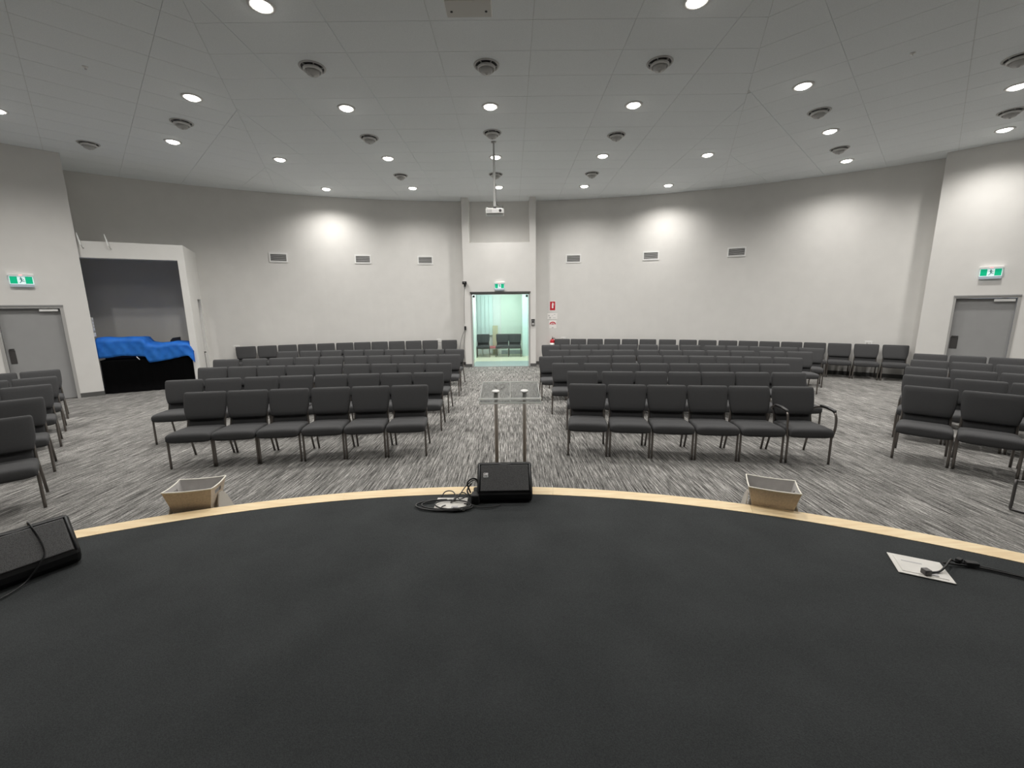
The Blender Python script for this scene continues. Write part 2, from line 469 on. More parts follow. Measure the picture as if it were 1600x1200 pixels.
# lobby beyond the doors
struct('wall_lobby_back_left', bbox(-6.0, -0.42, 17.30, 17.4, 0, 3.3), 'lobby_white')
struct('wall_lobby_back_right', bbox(-0.42, 5.0, 17.25, 17.4, 0, 3.3), 'lobby_green')
struct('wall_lobby_left', bbox(-1.60, -1.36, 14.11, 16.55, 0, 3.3), 'lobby_white')
struct('wall_lobby_right', bbox(0.655, 0.80, 14.11, 17.25, 0, 3.3), 'lobby_aqua')
struct('trim_1', bbox(0.43, 0.655, 16.45, 16.9, 0, 3.3), 'lobby_aqua')
struct('wall_lobby_far_left', bbox(-6.1, -6.0, 14.1, 17.4, 0, 3.3), 'lobby_white')
struct('wall_lobby_front', bbox(-6.0, -1.60, 14.30, 14.4, 0, 3.3), 'lobby_white')
struct('ceiling', bbox(-6.1, 5.0, 14.165, 17.4, 2.95, 3.05), 'lobby_white')
struct('baseboard_lobby', bbox(-0.42, 0.655, 17.225, 17.25, 0.004, 0.16), 'threshold')
# pale vertical panels hanging on the left of the lobby's back wall
pt = thing('panel_curtain', 'pale aqua vertical blind on the lobby back wall behind the glass doors', 'blind', (-0.83, 17.22, 0.78))
for i in range(6):
    x = -0.80 + i * 0.16
    obj('blind_slat', bbox(x - .076, x + .076, -.012 + .014 * (i % 2), .0 + .014 * (i % 2), 0.0, 2.16, .003, 1), 'lobby_aqua', pt)
obj('head_rail', bbox(-.92, .10, -.02, .03, 2.16, 2.20), 'lobby_white', pt)
lt = thing('added_lobby_light', 'added flat lobby ceiling light in place of daylight beyond the glass doors', 'light', (-0.45, 15.4, 2.95))  # added fixture, lights the lobby in place of daylight
obj('housing', bbox(-.62, .62, -.62, .62, -.05, 0, .008, 1), 'white', lt)
obj('diffuser', bbox(-.58, .58, -.58, .58, -.058, -.05), 'exit_white', lt)
ld = bpy.data.lights.new('lamp', 'AREA'); ld.shape = 'SQUARE'; ld.size = 1.1; ld.energy = LOBBY_W; ld.color = (1.0, 1.0, 0.97)
lo = bpy.data.objects.new('lamp', ld); C.objects.link(lo); lo.parent = lt; lo.location = (0, 0, -.07)

# stage: carpeted disc, timber nosing in segments, dark riser
bm = B(); prism(bm, [polar(RS - .002, a) for a in range(-180, 180, 2)][::-1], 0.004, HS - .003)
stage = struct('stage_floor', bm, 'stage'); stage['label'] = 'low curved stage covered in plain black carpet'
bm = B()
rings = [[(*polar(RSO - .02, a), 0.002), (*polar(RSO - .005, a), 0.002), (*polar(RSO - .005, a), HS - .035), (*polar(RSO - .02, a), HS - .035)] for a in range(-90, 91, 2)]
loft(bm, rings); obj('riser', bm, 'riser', stage)
edges = [-90, -58, -41, -25.5, -10.2, 6.2, 20.5, 36.0, 52, 90]
for a0, a1 in zip(edges, edges[1:]):
    n = max(4, int((a1 - a0) / 1.5)); rings = []
    for i in range(n + 1):
        a = a0 + .006 + (a1 - a0 - .012) * i / n
        rings.append([(*polar(RS, a), HS - .035), (*polar(RSO + .004, a), HS - .035), (*polar(RSO + .012, a), HS - .02), (*polar(RSO + .008, a), HS - .003), (*polar(RSO, a), HS), (*polar(RS, a), HS)])
    bm = B(); loft(bm, rings); obj('timber_nosing', bm, 'wood', stage)

# ------------------------------------------------------------------ ceiling with its tiles
AX, AY = -0.31, -2.50
bm = B(); box(bm, wl.x - .3, wr.x + .3, -6.2, 15.2, HC + .008, HC + .15)
ceiling = struct('ceiling', bm, 'ceil_grid')
bm = B()   # plain continuation of the ceiling over the stage, outside the photograph
box(bm, wl.x, wr.x, -6, 3.6, HC, HC + .012)
obj('ceiling_panel', bm, 'ceil', ceiling)
def clip(poly, planes):
    for (nx, ny, d) in planes:      # keep nx*x + ny*y <= d
        out = []
        for i in range(len(poly)):
            p, q = poly[i], poly[(i + 1) % len(poly)]
            sp, sq = nx * p[0] + ny * p[1] - d, nx * q[0] + ny * q[1] - d
            if sp <= 0: out.append(p)
            if (sp < 0) != (sq < 0) and abs(sp - sq) > 1e-12:
                t = sp / (sp - sq); out.append((p[0] + (q[0] - p[0]) * t, p[1] + (q[1] - p[1]) * t))
        poly = out
        if len(poly) < 3: return None
    return poly
def area(p): return abs(sum(p[i][0] * p[(i + 1) % len(p)][1] - p[(i + 1) % len(p)][0] * p[i][1] for i in range(len(p)))) / 2
G = 0.003
def wedge(a):   # seam half-planes: main sector centred on direction a (deg from +y towards +x), +-22.5
    out = []
    for s in (-1, 1):
        t = math.radians(a + s * 22.5)
        nx, ny = s * math.cos(t), -s * math.sin(t)
        out.append((nx, ny, nx * AX + ny * AY - G))
    return out
arcp = []
for a in range(-42, 43, 2):
    t = math.radians(a); nx, ny = math.sin(t), math.cos(t)
    arcp.append((nx, ny, nx * CX + ny * CY + RW - .004))
tile_count = 0
def tiles(a, t0, t1, r0, r1, toff, roff, extra):
    global tile_count
    th = math.radians(a)
    rad = (math.sin(th), math.cos(th)); tan = (math.cos(th), -math.sin(th))
    pl = wedge(a) + extra
    k0 = math.floor((r0 - roff) / .6 + 1e-4); k1 = math.ceil((r1 - roff) / .6 - 1e-4)
    j0 = math.floor((t0 - toff) / 1.2); j1 = math.ceil((t1 - toff) / 1.2)
    for k in range(k0, k1):
        for j in range(j0, j1):
            ra, rb = roff + .6 * k + G, roff + .6 * (k + 1) - G
            ta, tb = toff + 1.2 * j + G, toff + 1.2 * (j + 1) - G
            P = [(AX + rad[0] * r + tan[0] * t, AY + rad[1] * r + tan[1] * t) for t, r in ((ta, ra), (tb, ra), (tb, rb), (ta, rb))]
            P = clip(P, pl)
            if not P or area(P) < .004: continue
            bm = B(); prism(bm, P, HC, HC + .008)
            obj('ceiling_tile', bm, 'ceil', ceiling); tile_count += 1
tiles(0, -7.2, 7.2, 6.85, 17.0, -0.6, 8.05, arcp)
lw = [(-S2, S2, -S2 * -9.45 + S2 * 9.55 - .003)]
rw = [(S2, S2, S2 * 9.765 + S2 * 10.105 - .003)]
def tplane(a, tv, sgn):     # keep sgn*t <= sgn*tv in a wing's own frame
    th = math.radians(a); nx, ny = sgn * math.cos(th), -sgn * math.sin(th)
    return (nx, ny, nx * AX + ny * AY + sgn * tv)
for a, t0, t1, toff, wall, tc, rfull, rmax, sg in ((-45, -.2, 6.8, -2.97, lw, 2.06, 14.65, 17.0, 1), (45, -6.8, .9, -8.82, rw, -1.79, 15.85, 17.0, -1)):
    front = [(0, -1, -3.62)]
    tiles(a, t0, t1, 6.85, rfull, toff, 8.05, front)
    tiles(a, t0, t1, rfull, rfull + .6, toff, 8.05, wall + front + [tplane(a, tc, sg)])
    tiles(a, t0, t1, rfull, rmax, toff, 8.05, arcp + [tplane(a, tc, -sg)])

# ------------------------------------------------------------------ sound booth left of the rear wall
bA = (-9.545, 9.638)
MB_ = frame_mx((*bA, 0), (1.545, 0.805), (-0.805, 1.545))
bm = B()
def bpt(s, y, z): return MB_ @ Vector((s, y, z))
def prism8(bm, s0, s1, y0, y1, zb, zt0, zt1):
    v = [bm.verts.new(bpt(*p)) for p in ((s0, y0, zb), (s1, y0, zb), (s1, y1, zb), (s0, y1, zb), (s0, y0, zt0), (s1, y0, zt1), (s1, y1, zt1), (s0, y1, zt0))]
    for f in ((0, 3, 2, 1), (4, 5, 6, 7), (0, 1, 5, 4), (1, 2, 6, 5), (2, 3, 7, 6), (3, 0, 4, 7)): bm.faces.new([v[i] for i in f])
prism8(bm, -.06, 1.885, 0, 0.25, 3.093, 3.448, 3.448)        # header
struct('wall_booth_header', bm, 'booth')
bm = B()
box(bm, 1.745, 1.885, 0, 0.25, 0, 3.093, MB_)                 # front pillar
box(bm, 1.765, 1.885, 0.25, 0.92, 0, 3.448, MB_)              # side wall with a narrow doorway
box(bm, 1.765, 1.885, 0.92, 1.38, 2.20, 3.448, MB_)
box(bm, 1.765, 1.885, 1.38, 1.72, 0, 3.448, MB_)
struct('wall_booth_side', bm, 'booth')
bm = B(); box(bm, -.2, 1.765, 0.25, 2.3, 3.24, 3.30, MB_)     # roof
struct('ceiling_booth', bm, 'booth')
bm = B(); box(bm, -.62, 1.764, 1.26, 1.33, 0, 3.24, MB_)  # added lining, its darker grey brings in the booth's shadow
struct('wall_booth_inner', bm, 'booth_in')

# ------------------------------------------------------------------ chairs
def superring(hx, hz, y, cz, n=20, ex=4.0):
    out = []
    for k in range(n):
        a = 2 * PI * (k + .5) / n
        c, s = math.cos(a), math.sin(a)
        out.append((hx * math.copysign(abs(c) ** (2 / ex), c), y, cz + hz * math.copysign(abs(s) ** (2 / ex), s)))
    return out
def seat_bm():
    bm = B(); R = []
    for y, hx, hz, cz in ((-.296, .222, .022, .380), (-.292, .240, .040, .381), (-.278, .249, .055, .384), (-.24, .251, .062, .388),
                          (-.12, .250, .056, .394), (.05, .243, .048, .394), (.16, .230, .042, .392), (.195, .218, .028, .392)):
        R.append(superring(hx, hz, y, cz, 22, 4.5))
    loft(bm, R); return bm
BACK0, BACK1 = (.135, .40), (.245, .862)      # recline line (y, z)
def back_y(z): t = (z - BACK0[1]) / (BACK1[1] - BACK0[1]); return BACK0[0] + t * (BACK1[0] - BACK0[0])
def horiz_ring(hx, hy, z, cy, n=20, ex=4.0):
    out = []
    for k in range(n):
        a = 2 * PI * (k + .5) / n
        c, s = math.cos(a), math.sin(a)
        out.append((hx * math.copysign(abs(c) ** (2 / ex), c), cy + hy * math.copysign(abs(s) ** (2 / ex), s), z))
    return out
def back_bm():
    bm = B(); R = []
    for z, hx, hy in ((.512, .205, .008), (.517, .217, .024), (.535, .226, .034), (.575, .236, .038), (.63, .246, .038), (.70, .2515, .036), (.79, .2525, .034),
                      (.835, .251, .031), (.852, .246, .025), (.860, .236, .015), (.8625, .225, .006)):
        R.append(horiz_ring(hx, hy, z, back_y(z) - .01))
    loft(bm, R); return bm
def panel_bm():
    bm = B(); R = []
    for z, hx, hy in ((.385, .205, .012), (.395, .212, .016), (.50, .212, .016), (.535, .208, .012)):
        R.append(horiz_ring(hx, hy, z, back_y(z) + .012, 16))
    loft(bm, R); return bm
def front_leg_bm(s, top=None):
    bm = B()
    x = s * .243
    tube(bm, smooth_path([(x, -.255, 0.0), (x, -.252, .20), (x, -.248, .335), (x * .985, -.225, .372), (x * .96, -.15, .380), (x * .94, .10, .368)], 3), .0135, 8)
    return bm
def rear_leg_bm(s):
    bm = B()
    tube(bm, [(s * .236, .262, 0.0), (s * .228, .175, .30), (s * .222, .150, .40), (s * .218, .185, .52), (s * .210, .235, .74)], .0135, 8)
    return bm
def seat_frame_bm():
    bm = B()
    box(bm, -.20, .20, -.20, -.175, .338, .352); box(bm, -.20, .20, .10, .125, .345, .360)
    box(bm, -.225, -.205, -.21, .14, .340, .358); box(bm, .205, .225, -.21, .14, .340, .358)
    return bm
def make_chair(label, arms=False):
    t = thing('stacking_chair' if not arms else 'armchair', label, 'chair')
    obj('seat', seat_bm(), 'fabric', t, True); obj('backrest', back_bm(), 'fabric', t, True)
    obj('back_panel', panel_bm(), 'fabric2', t, True)
    for s in (-1, 1):
        obj('leg', front_leg_bm(s), 'steel', t, True); obj('leg', rear_leg_bm(s), 'steel', t, True)
    obj('seat_frame', seat_frame_bm(), 'steel', t)
    if arms:
        for s in (-1, 1):
            bm = B(); x = s * .268
            tube(bm, smooth_path([(x * .93, -.252, .33), (x, -.256, .45), (x, -.25, .57), (x, -.20, .635), (x, -.05, .650), (x, .08, .635), (x * .95, .17, .60), (x * .86, .20, .57)], 4), .0135, 8)
            a = obj('armrest', bm, 'steel', t, True)
            bm = B(); R = []
            for y, w, z in ((-.225, .010, .632), (-.21, .02, .648), (-.10, .023, .663), (.04, .022, .658), (.07, .01, .652)):
                R.append([(x + px * w, y, z + pz * .012) for px, pz in ((-1, -.6), (1, -.6), (1, .5), (.6, 1), (-.6, 1), (-1, .5))])
            loft(bm, R); obj('arm_pad', bm, 'black', a, True)
    return t
ROWS = {
 'L1': [(-1.4, 5.487, 0.086), (-1.923, 5.439, 0.1), (-2.442, 5.383, 0.115), (-2.971, 5.317, 0.131), (-3.482, 5.246, 0.147), (-3.987, 5.167, 0.164)],
 'L2': [(-1.371, 6.625, 0.033), (-1.89, 6.601, 0.059), (-2.404, 6.564, 0.085), (-2.916, 6.514, 0.112), (-3.443, 6.447, 0.141), (-3.948, 6.368, 0.171), (-4.482, 6.266, 0.206), (-4.996, 6.149, 0.242)],
 'L3': [(-1.412, 7.787, -0.019), (-1.936, 7.792, -0.0), (-2.454, 7.788, 0.019), (-2.974, 7.773, 0.039), (-3.498, 7.747, 0.059), (-4.016, 7.711, 0.08), (-4.535, 7.664, 0.101), (-5.045, 7.606, 0.124), (-5.553, 7.537, 0.147)],
 'L4': [(-1.413, 9.279, 0.015), (-1.934, 9.266, 0.033), (-2.458, 9.245, 0.051), (-2.972, 9.214, 0.069), (-3.492, 9.173, 0.087), (-4.014, 9.122, 0.107), (-4.524, 9.063, 0.127), (-5.054, 8.989, 0.148), (-5.587, 8.904, 0.171), (-6.137, 8.802, 0.196)],
 'L5': [(-1.483, 10.505, -0.095), (-2.0, 10.547, -0.067), (-2.521, 10.575, -0.039), (-3.032, 10.587, -0.011), (-3.546, 10.586, 0.018), (-4.065, 10.568, 0.048), (-4.61, 10.533, 0.081), (-5.128, 10.482, 0.114), (-5.659, 10.412, 0.15)],
 'L6': [(-2.025, 13.593, 0.103), (-2.634, 13.518, 0.14), (-3.148, 13.437, 0.172), (-3.661, 13.34, 0.204), (-4.173, 13.225, 0.235), (-4.672, 13.097, 0.267), (-5.167, 12.954, 0.298), (-5.677, 12.788, 0.331), (-6.17, 12.61, 0.362), (-6.658, 12.416, 0.394), (-7.14, 12.206, 0.426), (-7.622, 11.978, 0.459)],
 'R1': [(1.003, 5.437, -0.152), (1.525, 5.36, -0.144), (2.039, 5.287, -0.137), (2.555, 5.217, -0.13), (3.071, 5.152, -0.122), (3.604, 5.089, -0.114)],
 'R2': [(1.131, 6.583, -0.118), (1.695, 6.516, -0.117), (2.215, 6.456, -0.115), (2.734, 6.396, -0.113), (3.242, 6.339, -0.112), (3.755, 6.282, -0.11), (4.293, 6.223, -0.108)],
 'R3': [(0.986, 7.592, -0.09), (1.572, 7.537, -0.096), (2.082, 7.487, -0.101), (2.596, 7.433, -0.107), (3.119, 7.376, -0.112), (3.643, 7.315, -0.118), (4.156, 7.253, -0.124), (4.665, 7.188, -0.13)],
 'R4': [(0.844, 8.714, 0.05), (1.356, 8.73, 0.012), (1.875, 8.726, -0.027), (2.387, 8.703, -0.065), (2.917, 8.657, -0.108), (3.426, 8.591, -0.15), (3.933, 8.503, -0.195), (4.438, 8.391, -0.244), (4.934, 8.254, -0.296), (5.432, 8.086, -0.355)],
 'R5': [(1.15, 10.028, -0.067), (1.661, 9.988, -0.087), (2.171, 9.939, -0.106), (2.679, 9.88, -0.126), (3.231, 9.803, -0.149), (3.744, 9.72, -0.171), (4.249, 9.628, -0.193), (4.766, 9.52, -0.217), (5.265, 9.404, -0.242), (5.838, 9.253, -0.272), (6.363, 9.098, -0.302)],
 'R6': [(1.087, 11.425, 0.003), (1.598, 11.417, -0.034), (2.122, 11.388, -0.073), (2.643, 11.34, -0.112), (3.156, 11.272, -0.153), (3.673, 11.181, -0.195), (4.177, 11.07, -0.238), (4.69, 10.933, -0.285), (5.251, 10.752, -0.341), (5.73, 10.57, -0.393), (6.198, 10.362, -0.446), (6.652, 10.127, -0.505), (7.092, 9.864, -0.572)],
 'R7': [(1.639, 13.562, -0.12), (2.151, 13.492, -0.151), (2.669, 13.405, -0.183), (3.194, 13.299, -0.216), (3.722, 13.174, -0.249), (4.241, 13.033, -0.281), (4.788, 12.865, -0.316), (5.341, 12.673, -0.352), (5.841, 12.48, -0.384), (6.341, 12.269, -0.417), (6.821, 12.047, -0.449), (7.286, 11.813, -0.481), (7.748, 11.563, -0.513), (8.202, 11.298, -0.545), (8.655, 11.013, -0.577), (9.11, 10.706, -0.61), (9.564, 10.377, -0.644)],
 'W1': [(5.105, 5.006, -0.785), (5.48, 4.632, -0.785), (5.855, 4.257, -0.785)],
 'W2': [(5.862, 5.834, -0.785), (6.237, 5.459, -0.785), (6.611, 5.084, -0.785)],
 'W3': [(6.626, 6.626, -0.785), (7.0, 6.251, -0.785), (7.375, 5.876, -0.785)],
 'W4': [(7.538, 7.495, -0.785), (7.912, 7.12, -0.785), (8.287, 6.746, -0.785)],
 'W5': [(8.485, 8.443, -0.785), (8.86, 8.068, -0.785), (9.235, 7.693, -0.785)],
 'V1': [(-5.009, 3.9, 0.785)],
 'V2': [(-5.929, 4.847, 0.785)],
 'V3': [(-6.869, 5.812, 0.785), (-7.244, 5.437, 0.785)],
 'V4': [(-7.613, 6.585, 0.785), (-7.988, 6.21, 0.785)],
 'V5': [(-8.429, 7.405, 0.785), (-8.803, 7.03, 0.785)],
}

ORD = ['', 'first', 'second', 'third', 'fourth', 'fifth', 'sixth', 'seventh', 'eighth', 'ninth', 'tenth', 'eleventh', 'twelfth',
       'thirteenth', 'fourteenth', 'fifteenth', 'sixteenth', 'seventeenth']
ROWN = {1: 'front row', 2: 'second row', 3: 'third row', 4: 'fourth row', 5: 'fifth row', 6: 'sixth row', 7: 'back wall row'}
BLOCK = {'L': ('block left of the aisle', 'chairs left of the centre aisle'), 'R': ('block right of the aisle', 'chairs right of the centre aisle'),
         'W': ('far right block', 'chairs in the far right block'), 'V': ('far left block', 'chairs in the far left block')}
proto = None; armproto = None
for key, row in ROWS.items():
    b, r = key[0], int(key[1:])
    rn = ROWN[r]
    if key == 'L6': rn = 'back wall row'
    for i, (x, y, a) in enumerate(row):
        if b in 'LR': where = '%s from the aisle, %s, %s' % (ORD[i + 1], rn, BLOCK[b][0])
        elif b == 'W': where = '%s from the left end, %s, %s' % (ORD[i + 1], rn, BLOCK[b][0])
        else: where = '%s from the right end, %s, %s' % (ORD[i + 1], rn, BLOCK[b][0])
        lab = 'charcoal padded chair, ' + where
        grp = BLOCK[b][1]
        if key == 'R1' and i == 5:
            c = make_chair('charcoal padded armchair with bent tube arms, right end of the front row', True)
            c.location = (x, y, 0); c.rotation_euler = (0, 0, a); c['group'] = grp
        elif proto is None:
            proto = make_chair(lab); proto.location = (x, y, 0); proto.rotation_euler = (0, 0, a); proto['group'] = grp
        else: dup(proto, (x, y, 0), a, lab, grp)
for (x, y, a), w in (((-1.10, 16.35, .05), 'leftmost, in front of the aqua blind'), ((-0.36, 16.40, -.03), 'middle one beside the tan board'), ((0.125, 16.40, -.03), 'rightmost, against the pale green wall')):
    dup(proto, (x, y, .004), a, 'dark padded lobby chair beyond the glass doors, ' + w, 'chairs in the lobby')

# ------------------------------------------------------------------ ceiling fittings
def downlight(x, y, label, first=[None]):
    if first[0] is None:
        t = thing('downlight', label, 'light', (x, y, HC), 0, 'ceiling downlights')
        bm = B(); lathe(bm, [(.100, .006), (.100, -.010), (.118, -.013), (.140, -.010), (.145, -.002), (.145, .0)], 24)
        obj('trim_ring', bm, 'ring', t, True)
        bm = B(); lathe(bm, [(.098, -.006), (.098, -.014), (.075, -.030), (.04, -.038), (.008, -.040)], 24)
        obj('lens', bm, 'lens', t, True)
        l = bpy.data.lights.new('lamp', 'SPOT'); l.energy = DOWNLIGHT_W; l.color = DOWNLIGHT_COL
        l.spot_size = math.radians(152); l.spot_blend = 1.0; l.shadow_soft_size = 0.09
        o = bpy.data.objects.new('lamp', l); C.objects.link(o); o.parent = t; o.location = (0, 0, -.06)
        first[0] = t
    else: dup(first[0], (x, y, HC), 0, label, 'ceiling downlights')
rowsy = {2.87: 'above-stage', 5.27: 'nearest', 7.68: 'second', 10.07: 'third', 12.44: 'rearmost'}
colx = {-5.1: 'far left', -2.7: 'left', -.31: 'middle', 2.07: 'right', 4.4: 'far right'}
for yy, xs in ((2.87, (-2.7, 2.07)), (5.27, (-2.7, 2.07)), (7.68, (-2.7, -.31, 2.07)), (10.07, (-5.1, -2.7, -.31, 2.07, 4.4)), (12.44, (-5.1, -2.7, -.31, 2.07, 4.4))):
    for xx in xs:
        downlight(xx, yy, 'glowing round downlight in the %s main ceiling row, %s one' % (rowsy[yy], colx[xx]))
ADDED_LAMPS = tuple(((AX + q * (r - t) * S2, AY + (r + t) * S2), '%s ceiling wing, added outside the picture, %s from the wall' % (n, {(10.2, 0): 'fourth', (12.6, 0): 'second', (10.2, 1): 'third', (12.6, 1): 'first'}[r, int(t < -2)]))
               for q, n, t0 in ((-1, 'left', 1.23), (1, 'right', 1.03)) for r in (7.8, 10.2, 12.6) for t in (t0 - 2.4, t0 - 4.8) if r > 8)  # unseen wing lamps added to lift the ambient light
for (x, y), w in (((-4.956, 7.269), 'left ceiling wing, nearer of two'), ((-6.632, 9.002), 'left ceiling wing, further of two'),
                  ((-8.45, 7.62), 'left ceiling wing, at the left picture edge'), ((-6.65, 5.58), 'left ceiling wing, just outside the picture'),
                  ((4.501, 7.119), 'right ceiling wing, nearest of three'), ((6.206, 8.849), 'right ceiling wing, middle of three'), ((7.877, 10.563), 'right ceiling wing, by the back wall'),
                  ((7.885, 7.209), 'right ceiling wing, upper one at right edge'), ((9.60, 8.86), 'right ceiling wing, above the right door'),
                  ((6.17, 5.44), 'right ceiling wing, just outside the picture')) + ADDED_LAMPS:
    downlight(x, y, 'glowing round downlight, ' + w)

def diffuser(x, y, label, first=[None]):
    if first[0] is None:
        t = thing('ceiling_diffuser', label, 'vent', (x, y, HC), 0, 'round ceiling air diffusers')
        bm = B(); lathe(bm, [(.150, .004), (.148, -.006), (.156, -.014), (.172, -.012), (.178, -.003), (.178, .0)], 28); obj('outer_ring', bm, 'ventgrey', t, True)
        bm = B(); lathe(bm, [(.149, -.001), (.149, -.003), (.02, -.004)], 28); obj('recess', bm, 'ventdark', t)
        bm = B(); lathe(bm, [(.100, -.006), (.126, -.026), (.122, -.052), (.112, -.058), (.108, -.040), (.090, -.012)], 28); obj('middle_cone', bm, 'ring', t, True)
        bm = B(); lathe(bm, [(.080, -.006), (.086, -.055), (.080, -.088), (.060, -.100), (.020, -.104), (.016, -.118), (.003, -.120)], 28); obj('inner_cone', bm, 'ventgrey', t, True)
        bm = B()
        for k in range(3): box(bm, -.148, .148, -.006, .006, -.022, -.010, Matrix.Rotation(k * PI / 3, 4, 'Z'))
        obj('spokes', bm, 'ventgrey', t)
        first[0] = t
    else: dup(first[0], (x, y, HC), 0, label, 'round ceiling air diffusers')
for (x, y), w in (((-2.704, 6.476), 'nearest row, left one'), ((-.305, 6.475), 'nearest row, middle one'), ((2.078, 6.458), 'nearest row, right one'),
                  ((-2.732, 8.918), 'second row, left one'), ((-.325, 8.75), 'second row, at the head of the projector pole'), ((2.089, 8.923), 'second row, right one'),
                  ((-2.739, 11.305), 'back row, left one'), ((-.35, 11.30), 'back row, behind the projector pole'), ((2.068, 11.317), 'back row, right one'),
                  ((-5.796, 8.149), 'left wing, between two downlights'), ((-8.346, 9.052), 'left wing, nearest the left wall'),
                  ((5.377, 7.993), 'right wing, nearest of the inner two'), ((7.106, 9.775), 'right wing, nearest the back wall'), ((8.80, 8.074), 'right wing, above the far right chairs'),
                  ((6.99, 6.43), 'right wing, cut by the right picture edge')):
    diffuser(x, y, 'round grey ceiling air diffuser, ' + w)
for x, y, w in ((-5.76, 6.401, 'left'), (5.399, 6.297, 'right')):
    t = thing('sprinkler_head', 'tiny white sprinkler head in the %s ceiling wing' % w, 'sprinkler', (x, y, HC), 0, 'sprinkler heads')
    bm = B(); lathe(bm, [(.032, 0), (.03, -.008), (.012, -.01), (.010, -.025), (.002, -.026)], 12); obj('escutcheon', bm, 'white', t, True)
    bm = B(); lathe(bm, [(.014, -.030), (.014, -.034), (.001, -.034)], 10); obj('deflector', bm, 'chrome', t)
t = thing('projector_lift', 'flat white ceiling box with two dark screws at the top picture edge', 'ceiling box', (-.43, 5.0, HC))
obj('housing', bbox(-.255, .255, -.42, .37, -.075, 0, .006, 2), 'white', t)
obj('cover_plate', bbox(-.245, .245, .10, .365, -.081, -.075, .002, 1), 'offwhite', t)
obj('lamp_glass', bbox(-.22, .22, -.40, .06, -.080, -.075), 'acryl_edge', t)
for x in (-.19, .19):
    bm = B(); lathe(bm, [(.014, -.080), (.014, -.086), (.003, -.087)], 12, x, .27); obj('screw', bm, 'black', t)

# projector hanging from its pole
t = thing('projector', 'white projector hanging from the ceiling on a long white pole', 'projector', (-.318, 9.2, 3.80))
obj('body', bbox(-.185, .19, -.14, .14, .0, .095, .012, 2), 'white', t)
obj('base_tray', bbox(-.16, .17, -.12, .12, -.014, 0.0, .004, 1), 'ventgrey', t)
bm = B(); lathe(bm, [(.026, 0), (.028, .010), (.020, .012), (.003, .006)], 20)
ln = obj('lens_barrel', bm, 'plate', t, True); ln.rotation_euler = (PI / 2, 0, 0); ln.location = (.115, -.138, .050)
bm = B()
for k in range(5): box(bm, -.15 + k * .02, -.14 + k * .02, -.1425, -.139, .02, .075)
obj('vent_slots', bm, 'ventgrey', t)
bm = B(); tube(bm, smooth_path([(-.18, -.02, .135), (-.10, -.02, .118), (0, 0, .125), (.09, -.02, .118), (.16, -.02, .112)], 4), .009, 6)
tube(bm, [(-.10, 0, .09), (-.10, 0, .12)], .006, 6); tube(bm, [(.10, 0, .09), (.10, 0, .12)], .006, 6)
obj('bracket', bm, 'white', t, True)
bm = B(); box(bm, -.03, .03, -.03, .03, .10, .15); obj('swivel', bm, 'plate', t)
bm = B(); lathe(bm, [(.026, .14), (.026, 1.12), (.001, 1.12)], 16); obj('pole', bm, 'white', t, True)
bm = B(); lathe(bm, [(.017, 1.11), (.017, 1.385), (.001, 1.385)], 12); obj('upper_pole', bm, 'ventgrey', t, True)
bm = B(); lathe(bm, [(.05, 1.375), (.055, 1.39), (.001, 1.39)], 16); obj('ceiling_flange', bm, 'ventgrey', t, True)
bm = B(); tube(bm, smooth_path([(.13, .02, .09), (.17, -.02, .16), (.08, -.02, .17), (.03, 0, .25), (.028, 0, .6)], 5), .005, 6); obj('cable', bm, 'cable', t, True)

# ------------------------------------------------------------------ wall vents, outlets, exit signs
def wall_mx(deg, z, r=None):   # local x along the wall to the right, local -y towards the room
    p = polar(r or RW, deg); a = math.radians(deg)
    return p, -a
def ang(x, y): return math.degrees(math.atan2(x - CX, y - CY))
first_vent = None
for i, (x, y, z) in enumerate(((-6.805, 12.766, 3.406), (-4.588, 13.513, 3.418), (-2.727, 13.889, 3.409), (2.007, 13.897, 3.410), (4.32, 13.406, 3.418), (6.535, 12.598, 3.408))):
    lab = 'white framed return air grille on the rear wall, ' + ['leftmost of six', 'second from the left', 'third from the left, beside the portal', 'fourth from the left, beside the portal', 'fifth from the left', 'rightmost of six'][i]
    p, a = wall_mx(ang(x, y), z)
    if first_vent is None:
        t = first_vent = thing('wall_vent', lab, 'vent', (*p, z), a, 'rear wall air grilles')
        bm = B()
        box(bm, -.24, .24, -.018, 0, .095, .135); box(bm, -.24, .24, -.018, 0, -.135, -.095)
        box(bm, -.24, -.205, -.018, 0, -.095, .095); box(bm, .205, .24, -.018, 0, -.095, .095)
        obj('vent_frame', bm, 'white', t)
        obj('backing', bbox(-.205, .205, -.004, 0, -.095, .095), 'ventdark', t)
        for k in range(7):
            bm = B(); box(bm, -.205, .205, -.008, .008, -.003, .003, Matrix.Translation((0, -.008, -.078 + k * .026)) @ Matrix.Rotation(.6, 4, 'X')); obj('vent_blade', bm, 'ventgrey', t)
    else: dup(first_vent, (*p, z), a, lab, 'rear wall air grilles')
first_out = None
for i, (x, y, z) in enumerate(((-8.001, 12.212, .85), (-2.404, 13.932, .84), (1.714, 13.936, .86), (9.365, 10.991, .88))):
    lab = 'white wall outlet plate just above the rearmost chairs, ' + ['at the left end of the wall', 'left of the portal', 'right of the portal', 'near the right end'][i]
    p, a = wall_mx(ang(x, y), z)
    if first_out is None:
        t = first_out = thing('wall_outlet', lab, 'outlet', (*p, z), a, 'rear wall outlets')
        obj('plate', bbox(-.075, .075, -.012, 0, -.05, .05, .004, 2), 'white', t)
        obj('socket', bbox(-.05, -.01, -.018, -.012, -.02, .02, .002, 1), 'offwhite', t)
        obj('switch', bbox(.02, .04, -.018, -.012, -.015, .015, .002, 1), 'offwhite', t)
    else: dup(first_out, (*p, z), a, lab, 'rear wall outlets')

